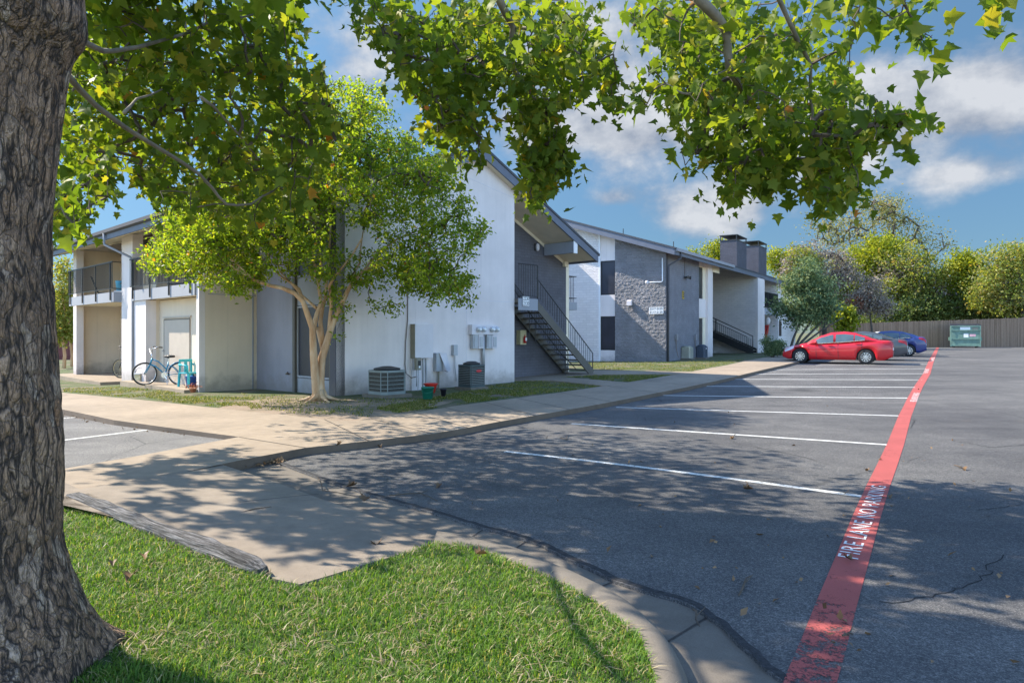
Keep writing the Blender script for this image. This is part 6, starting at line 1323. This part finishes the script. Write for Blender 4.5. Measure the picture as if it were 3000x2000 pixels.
def far_trees():
    gr = 'trees behind the board fence'
    far_tree('tall_tree', 'tall airy tree with thin pale foliage, highest behind the fence', [(2560,630,100,70),(2480,690,90,60),(2640,670,85,60),(2725,715,60,40),(2420,660,60,50),(2600,590,60,35),(2560,740,120,60)], 82, 5, 'leaf_pale', 330, 22, .26, 21, None, gr, 'tree', .75, .03)
    far_tree('leafy_tree', 'bright yellow green tree in front of the tall airy tree', [(2560,740,75,45),(2500,790,60,50),(2600,715,45,28),(2540,810,60,50),(2620,770,60,50)], 74, 3, 'leaf_bright', 190, 48, .30, 22, None, gr, 'tree', .55)
    far_tree('leafy_tree', 'broad olive tree with brownish drooping twigs behind the blue car', [(2650,760,80,45),(2690,810,90,55),(2640,840,90,45),(2740,830,60,40),(2600,850,60,40)], 72, 3, 'leaf_mid', 220, 44, .28, 23, None, gr, 'tree', .55, extra=[([(2700,850,80,30),(2640,800,60,40)], 'leaf_greybrown', 60, 30)])
    far_tree('dark_tree', 'dark leafy tree low behind the fence left of the dumpster', [(2640,900,90,45),(2590,915,60,40),(2700,905,60,45),(2640,945,110,22),(2720,940,60,20)], 70, 2.5, 'leaf_dark', 170, 46, .27, 24, None, gr, 'tree', .5)
    far_tree('leafy_tree', 'fresh green tree above the dumpster', [(2820,765,45,35),(2815,810,60,45),(2850,860,50,40),(2800,860,40,40)], 72, 2.5, 'leaf_bright', 150, 48, .28, 25, None, gr, 'tree', .5)
    far_tree('leafy_tree', 'large russet green tree at the right edge of the view', [(2960,760,90,55),(2920,830,80,60),(3010,800,90,80),(2960,880,100,50),(3080,780,90,90),(2880,870,50,40)], 67, 3, 'leaf_mid', 300, 50, .27, 26, None, gr, 'tree', .55, extra=[([(2960,870,90,40),(2920,820,60,50)], 'leaf_pale', 70, 30)])
    far_tree('dark_tree', 'dark tree in the shade right behind the dumpster', [(2790,895,70,40),(2860,900,60,35),(2740,905,50,35),(2800,930,110,22)], 71, 2.5, 'leaf_dark', 170, 44, .27, 27, None, gr, 'tree', .5)
    far_tree('dark_tree', 'dark undergrowth tree behind the fence at the right edge', [(2960,905,90,35),(3060,890,80,50),(2950,925,110,22)], 70, 2, 'leaf_dark', 130, 44, .27, 28, None, gr, 'tree', .5)
    far_tree('leafy_tree', 'yellow green tree showing left of the chimneys', [(2075,745,50,35),(2040,760,35,22),(2110,740,30,35),(2080,790,60,30)], 80, 2.5, 'leaf_bright', 110, 44, .30, 29, None, gr, 'tree', .5)
    far_tree('leafy_tree', 'yellow green tree right beside the chimneys', [(2275,760,28,35),(2300,790,35,40),(2330,760,35,35),(2320,830,40,40)], 78, 2.5, 'leaf_bright', 120, 44, .30, 30, None, gr, 'tree', .5)
    far_tree('bare_tree', 'grey brown half bare tree above the leaning juniper', [(2420,765,60,40),(2370,745,45,35),(2470,800,45,40),(2340,780,40,40),(2440,820,50,40)], 58, 2.5, 'leaf_greybrown', 190, 34, .20, 31, None, gr, 'tree', .42, extra=[([(2360,760,50,40),(2340,800,40,40)], 'leaf_mid', 80, 40)])
    far_tree('bare_tree', 'small greyish twiggy tree with a few russet leaves by the fence', [(2545,850,50,40),(2560,890,50,35),(2520,880,45,40),(2580,900,30,30)], 57, 2, 'leaf_greybrown', 190, 36, .16, 32, None, gr, 'tree', .36, extra=[([(2490,885,28,22),(2520,880,22,18)], 'leaf_russet', 20, 16)])
    far_tree('leafy_shrub', 'bright green shrub with big leaves in front of the fence', [(2480,925,38,20),(2510,945,25,20),(2470,950,25,15),(2455,900,20,14)], 55, 1, 'leaf_bright', 50, 26, .30, 33, None, None, 'shrub', .3)
    for i, (x, lab) in enumerate(((2420, 'deep green tree behind the half bare trees'), (2520, 'deep green tree filling the gap under the yellow green tree'), (3100, 'deep green tree beyond the right edge'))):
        far_tree('dark_tree', lab, [(x,880,90,60),(x,830,70,45),(x,935,110,28)], 86, 3, 'leaf_dark', 130, 44, .34, 40+i, None, gr, 'tree', .6)
    # leaning juniper by building 2
    Y = 41.0; b = ((2318-1500)/FPX*Y, Y); L = lambda x, y, d=0: tuple(AT(x, y, Y+d)-Vector((b[0], Y, gz(*b)-.05)))
    far_tree('juniper_tree', 'leaning juniper with several dark trunks at the end of the grey building', [(2390,840,60,50),(2345,880,60,45),(2420,890,55,35),(2330,835,40,40),(2370,790,50,35),(2310,900,40,30),(2400,930,45,22),(2340,930,40,25)], Y, 1.6, 'leaf_juniper', 230, 56, .15, 35,
             [[L(2312,1046), L(2350,1000), L(2400,950), L(2450,905), L(2480,880)], [L(2322,1046), L(2350,1010), L(2410,965), L(2470,930)], [L(2308,1046), L(2325,990), L(2345,940), L(2360,880)], [L(2316,1046), L(2345,985), L(2385,930), L(2400,880)]], None, 'tree', .30, .008, (2318, 0))
    g = G(2262, 1046, 0); b0 = [(2262,1012,26,26),(2250,1020,18,22),(2278,1018,16,24),(2262,1000,22,14)]
    far_tree('round_shrub', 'rounded green shrub in front of the far white column', b0, g.y, .6, 'leaf_juniper', 120, 60, .085, 36, [[(0, 0, 0), (0, 0, .4), (.1, 0, .8)], [(0, 0, 0), (-.2, 0, .5)], [(0, 0, 0), (.25, 0, .5)]], None, 'shrub', .12, .004)
    # far left, beyond the end of building 1
    gl = 'slim trees past the left end of the building'
    for i, (x, Y, lab) in enumerate(((186, 36, 'slim tree with pale trunk next to the big trunk'), (208, 38, 'slim tree with curving trunk at the left building corner'))):
        B = ((x-1500)/FPX*Y, Y); L = lambda a, b_, d=0: tuple(AT(a, b_, Y+d)-Vector((B[0], Y, gz(*B)-.05)))
        far_tree('slim_tree', lab, [(x-10,900,34,70),(x+6,850,26,50),(x-22,960,34,40),(x+8,960,26,40),(x-6,800,18,40)], Y, 1.5, 'leaf_mid', 110, 34, .17, 60+i, [[L(x, 1098), L(x+4, 1040), L(x-3, 990), L(x+3, 930), L(x, 850)]], gl, 'tree', .3, .01, (x, 0), 'bark_crape')
    Y = 48; a, b = AT(60, 1015, Y), AT(235, 1015, Y); o = thing('slat_fence', 'low dark red fence far left beyond the slim trees', 'fence', (a.x, a.y, gz(a.x, a.y)-.1)); L_ = b.x-a.x; q = MB(); n = int(L_/.2)
    for i in range(n): q.box(i*.2, i*.2+.18, 0, .03, 0, 1.55)
    q.build('boards', 'fence_red', o); q = MB(); q.box(0, L_, -.05, -.001, .3, .4); q.box(0, L_, -.05, -.001, 1.2, 1.3); q.build('rail', 'fence_red', o)
    Y = 60; a = AT(40, 1015, Y); o = thing('far_house', 'dark grey roofed house with pale wall far left', 'building', (a.x, a.y, gz(a.x, a.y)-.2)); q = MB(); q.box(0, 9, 0, 6, 0, 2.7); q.build('wall', 'far_wall', o); q = MB(); q.prism([(-.4, -.5, 2.7), (9.4, -.5, 2.7), (9.4, 3, 4.4), (-.4, 3, 4.4)], (0, 0, .12)); q.prism([(-.4, 6.5, 2.7), (9.4, 6.5, 2.7), (9.4, 3.001, 4.4), (-.4, 3.001, 4.4)], (0, 0, .12)); q.build('roof', 'shingles', o)
    for x in (3.2, 6.0): q = MB(); q.box(x, x+1.2, -.05, -.001, 1.0, 2.1); wi = q.build('window', 'trim_white', o); q = MB(); q.box(x+.1, x+1.1, -.07, -.051, 1.1, 2.0); q.build('pane', 'window_screen', wi)
far_trees()

# ---- grass blades
def blades(P, h, w, lean=.55):
    n = len(P); a = rng.random(n)*2*math.pi; hh = h*(.45+rng.random(n)*.9); ln = hh*lean*(rng.random(n)+.25); dx, dy = np.cos(a), np.sin(a); sx, sy = -dy*w*.5*(.6+.8*rng.random(n)), dx*w*.5*(.6+.8*rng.random(n))
    P = np.asarray(P); z = np.zeros(n)
    b0 = P-np.stack([sx, sy, z], 1); b1 = P+np.stack([sx, sy, z], 1); m = P+np.stack([dx*ln*.35, dy*ln*.35, hh*.6], 1); m0 = m-np.stack([sx*.8, sy*.8, z], 1); m1 = m+np.stack([sx*.8, sy*.8, z], 1); tp = P+np.stack([dx*ln, dy*ln, hh*(1-.35*rng.random(n))], 1)
    V = np.stack([b0, b1, m1, m0, tp], 1).reshape(-1, 3); k = (np.arange(n)*5)[:, None]; F = np.concatenate([k+np.array([0, 1, 2]), k+np.array([0, 2, 3]), k+np.array([3, 2, 4])], 0); return V, F
def grass():
    poly = [(p.x, p.y) for p in front_xy]; n = 420000; X = rng.uniform(-5.4, 1.9, n); Y = rng.uniform(1.9, 7.6, n)
    keep = inside_np(poly, X, Y) & (np.abs(X/np.maximum(Y, .1)) < .85) & (rng.random(n) < np.clip((3.2/Y)**1.2, .25, 1)); X, Y = X[keep], Y[keep]
    nz = np.array([mnoise.noise(Vector((x*2.2, y*2.2, 0)))+.6*mnoise.noise(Vector((x*7, y*7, 5))) for x, y in zip(X, Y)]); k2 = nz > -.75; X, Y, nz = X[k2], Y[k2], nz[k2]
    Z = np.array([gz(x, y) for x, y in zip(X, Y)])-.015; V, F = blades(np.stack([X, Y, Z], 1), .042*(1+.5*nz), .0052, .95)
    g = fast_mesh('grass', V, F, 'grass_blade'); tag(g, 'short green lawn with dry blades under the big trunk', 'grass', None, 'stuff')
    n = 7000; i = rng.integers(0, len(X), n); Q = np.stack([X[i]+rng.normal(0, .03, n), Y[i]+rng.normal(0, .03, n), Z[i]+.012], 1); k3 = np.array([mnoise.noise(Vector((x*3.1, y*3.1, 9))) for x, y in Q[:, :2]]) > -.05; V, F = blades(Q[k3], .028, .006, 3.2); tag(fast_mesh('dry_grass', V, F, 'dry_blade'), 'flattened straw coloured blades lying in the front lawn', 'grass', None, 'stuff')
    regs = [([(186,1138),(340,1135),(380,1120),(560,1160),(740,1165),(770,1197),(716,1200),(563,1184),(374,1164),(186,1147)], 9000), ([(1100,1198),(1250,1168),(1507,1117),(1612,1116),(1770,1131),(1618,1150),(1516,1162),(1338,1185),(1236,1201),(1160,1211)], 15000),
            ([(1613,1108),(1740,1099),(1990,1097),(1846,1119)], 5000), ([(1700,1054),(1951,1062),(2190,1052),(2131,1067),(2029,1087),(1745,1083)], 9000), ([(700,1150),(960,1166),(1250,1168),(1100,1200),(1080,1222),(870,1212),(790,1203)], 2600)]
    PP = []
    for poly, n in regs:
        a = np.array(poly); u = rng.uniform(a[:, 0].min(), a[:, 0].max(), n*4); v = rng.uniform(a[:, 1].min(), a[:, 1].max(), n*4); m = inside_np(poly, u, v); u, v = u[m][:n], v[m][:n]
        for x, y in zip(u, v):
            p = G(x, y, -.03); s_, t_ = F1.local(p)
            if mnoise.noise(Vector((p.x*1.1, p.y*1.1, 2)))+.5*mnoise.noise(Vector((p.x*4, p.y*4, 2))) < -.22: continue
            if s_ > -.05 and t_ > -.05 and s_ < SR+.2: continue
            PP.append((p.x, p.y, p.z))
    V, F = blades(np.array(PP), .045, .013, .95); g = fast_mesh('grass', V, F, 'grass_dry'); tag(g, 'thin grass strip between the pavement and the buildings', 'grass', None, 'stuff')
_G = G
def G(px_, py_, off=0.0, n=50):                   # same as above with an early stop (many thousands of blades)
    Y = 20.0
    for i in range(n):
        X = (px_-1500)/FPX*Y; Y2 = .5*Y+.5*FPX*(CAM_H-gz(X, Y)-off)/(py_-HOR)
        if abs(Y2-Y) < 1e-4: Y = Y2; break
        Y = Y2
    X = (px_-1500)/FPX*Y; return Vector((X, Y, gz(X, Y)+off))
grass()
patios()

# ------------------------------------------------------------------ timber edging, litter
def edging():
    a, b = G(214, 1446, .05), G(770, 1652, .05); d = (b-a); L_ = d.length; o = None
    q = MB(); n = 60; m = 10; V = []; F = []
    for i in range(n+1):
        x = L_*i/n; end = max(0, (x-L_+.12)/.12)
        for j in range(m):
            th = 2*math.pi*j/m+math.pi/10; y = .064*max(-1, min(1, 1.35*math.cos(th))); z = .06*max(-1, min(1, 1.35*math.sin(th)))
            k = .008*mnoise.noise(Vector((x*1.2, y*60, z*60)))+.004*mnoise.noise(Vector((x*5, y*90, z*90)))
            V.append((x+end*.05*mnoise.noise(Vector((j*3, 1, 2))), (y+k*2)*(1-.35*end), z+k*1.6-.03*end))
    F = [(i*m+j, (i+1)*m+j, (i+1)*m+(j+1) % m, i*m+(j+1) % m) for i in range(n) for j in range(m)]; q.add(V, F); q.add(V[-m:], [tuple(range(m))]); q.add(V[:m], [tuple(range(m-1, -1, -1))])
    o = q.build('timber_edging', 'timber_old', None, False, loc=(a.x, a.y, gz(a.x, a.y)+.0)); o.rotation_euler = (0, 0, math.atan2(d.y, d.x)); tag(o, 'weathered splintered timber between the lawn and the concrete apron', 'timber edging')
edging()
def litter():
    r = random.Random(2); spots = [(1065,1473,-.05,.11),(1103,1601,-.08,.10),(1396,1630,.03,.08),(1108,1310,-.1,.07),(420,1632,.03,.07),(330,1652,.03,.05),(1290,1425,-.1,.08),(2180,1437,-.1,.09),(2478,1449,-.1,.07),(2605,1457,-.1,.06),(2545,1380,-.1,.06),(2820,1375,-.1,.08),(1040,1425,-.1,.1),(385,1690,.03,.08),(2150,1285,-.1,.08),(1000,1300,0,.08),(2480,1640,-.1,.07)]
    tpl = LEAFS[0]*np.array([1, 1, 3.2])
    for i, (x, y, off, sz) in enumerate(spots):
        p = G(x, y, off); a = r.uniform(0, 6.28); m = MB(); R3 = Matrix.Rotation(a, 3, 'Z') @ Matrix.Rotation(r.uniform(-.35, .35), 3, 'X')
        m.add([(R3 @ Vector(v))*sz+Vector((0, 0, .02+abs(v[0])*sz*.35)) for v in tpl], LEAFS[1]); tag(m.build('dry_leaf', 'dry_leaf', None, True, loc=p), 'curled brown fallen leaf lying on the ground', 'leaf', 'fallen leaves on the ground')
    tw = [((600,1487),(700,1507),(795,1488),'thin curved dark twig lying across the concrete apron'),((930,1400),(945,1440),(1050,1460),'forked twig on the concrete apron near the asphalt edge'),((1140,1455),(1230,1448),(1280,1470),'pale twig on the asphalt next to the concrete apron'),((2165,1748),(2180,1715),(2205,1690),'short pale stick on the asphalt left of the red stripe'),((2030,1790),(2040,1810),(2050,1840),'bent grey twig in the gutter'),((2795,1365),(2815,1372),(2830,1378),'thin straw twig on the sunlit asphalt right of the red stripe'),((2468,1868),(2485,1866),(2500,1864),'small tan stick at the edge of the worn red stripe'),((1640,1285),(1660,1290),(1665,1275),'small twig in the dappled shade of the second parking bay')]
    for a, b, c, lab in tw:
        P = [G(x, y, -.04 if x < 1100 else -.1)+Vector((0, 0, .014)) for x, y in (a, b, c)]; m = MB(); P2 = [P[0], P[0].lerp(P[1], .5)+Vector((.01, .01, .004)), P[1], P[1].lerp(P[2], .5)+Vector((-.01, .012, .006)), P[2]]; m.tube([p-P[0] for p in P2], [.006, .007, .006, .005, .003], 5); m.tube([P2[2]-P[0], P2[2]-P[0]+Vector((.08, .1, .01))], [.004, .002], 4); tag(m.build('fallen_twig', 'bark_twig', None, loc=P[0]), lab, 'twig', 'fallen twigs')
    C = []
    for a, b, n, w in (((193,1210),(486,1262),160,.25),((486,1262),(560,1275),60,.25),((720,1360),(830,1350),120,.14),((860,1330),(1100,1300),60,.1),((1500,1238),(2000,1142),90,.08)):
        A, B_ = G(a[0], a[1], -.11), G(b[0], b[1], -.11)
        for i in range(n): p = A.lerp(B_, r.random()); C.append((p.x+r.gauss(0, w*.4), p.y-abs(r.gauss(0, w)), p.z+.02))
    lotp = [(1500,1300),(2500,1280),(2990,1300),(2990,1980),(2500,1980),(1700,1600),(1200,1420)]
    for i in range(130):
        x, y = r.uniform(1200, 2990), r.uniform(1120, 1980)
        if inside(lotp, x, y) or y < 1300: p = G(x, y, -.1); C.append((p.x, p.y, p.z+.012))
    V, F = leaf_cloud(C, .05, LEAF4, up=1.5); tag(fast_mesh('leaf_litter', V, F, 'dry_leaf'), 'drift of small dry leaves along the foot of the curbs', 'leaf litter', None, 'stuff')
litter()
print('objects', len(bpy.data.objects), 'verts', sum(len(m.vertices) for m in bpy.data.meshes))
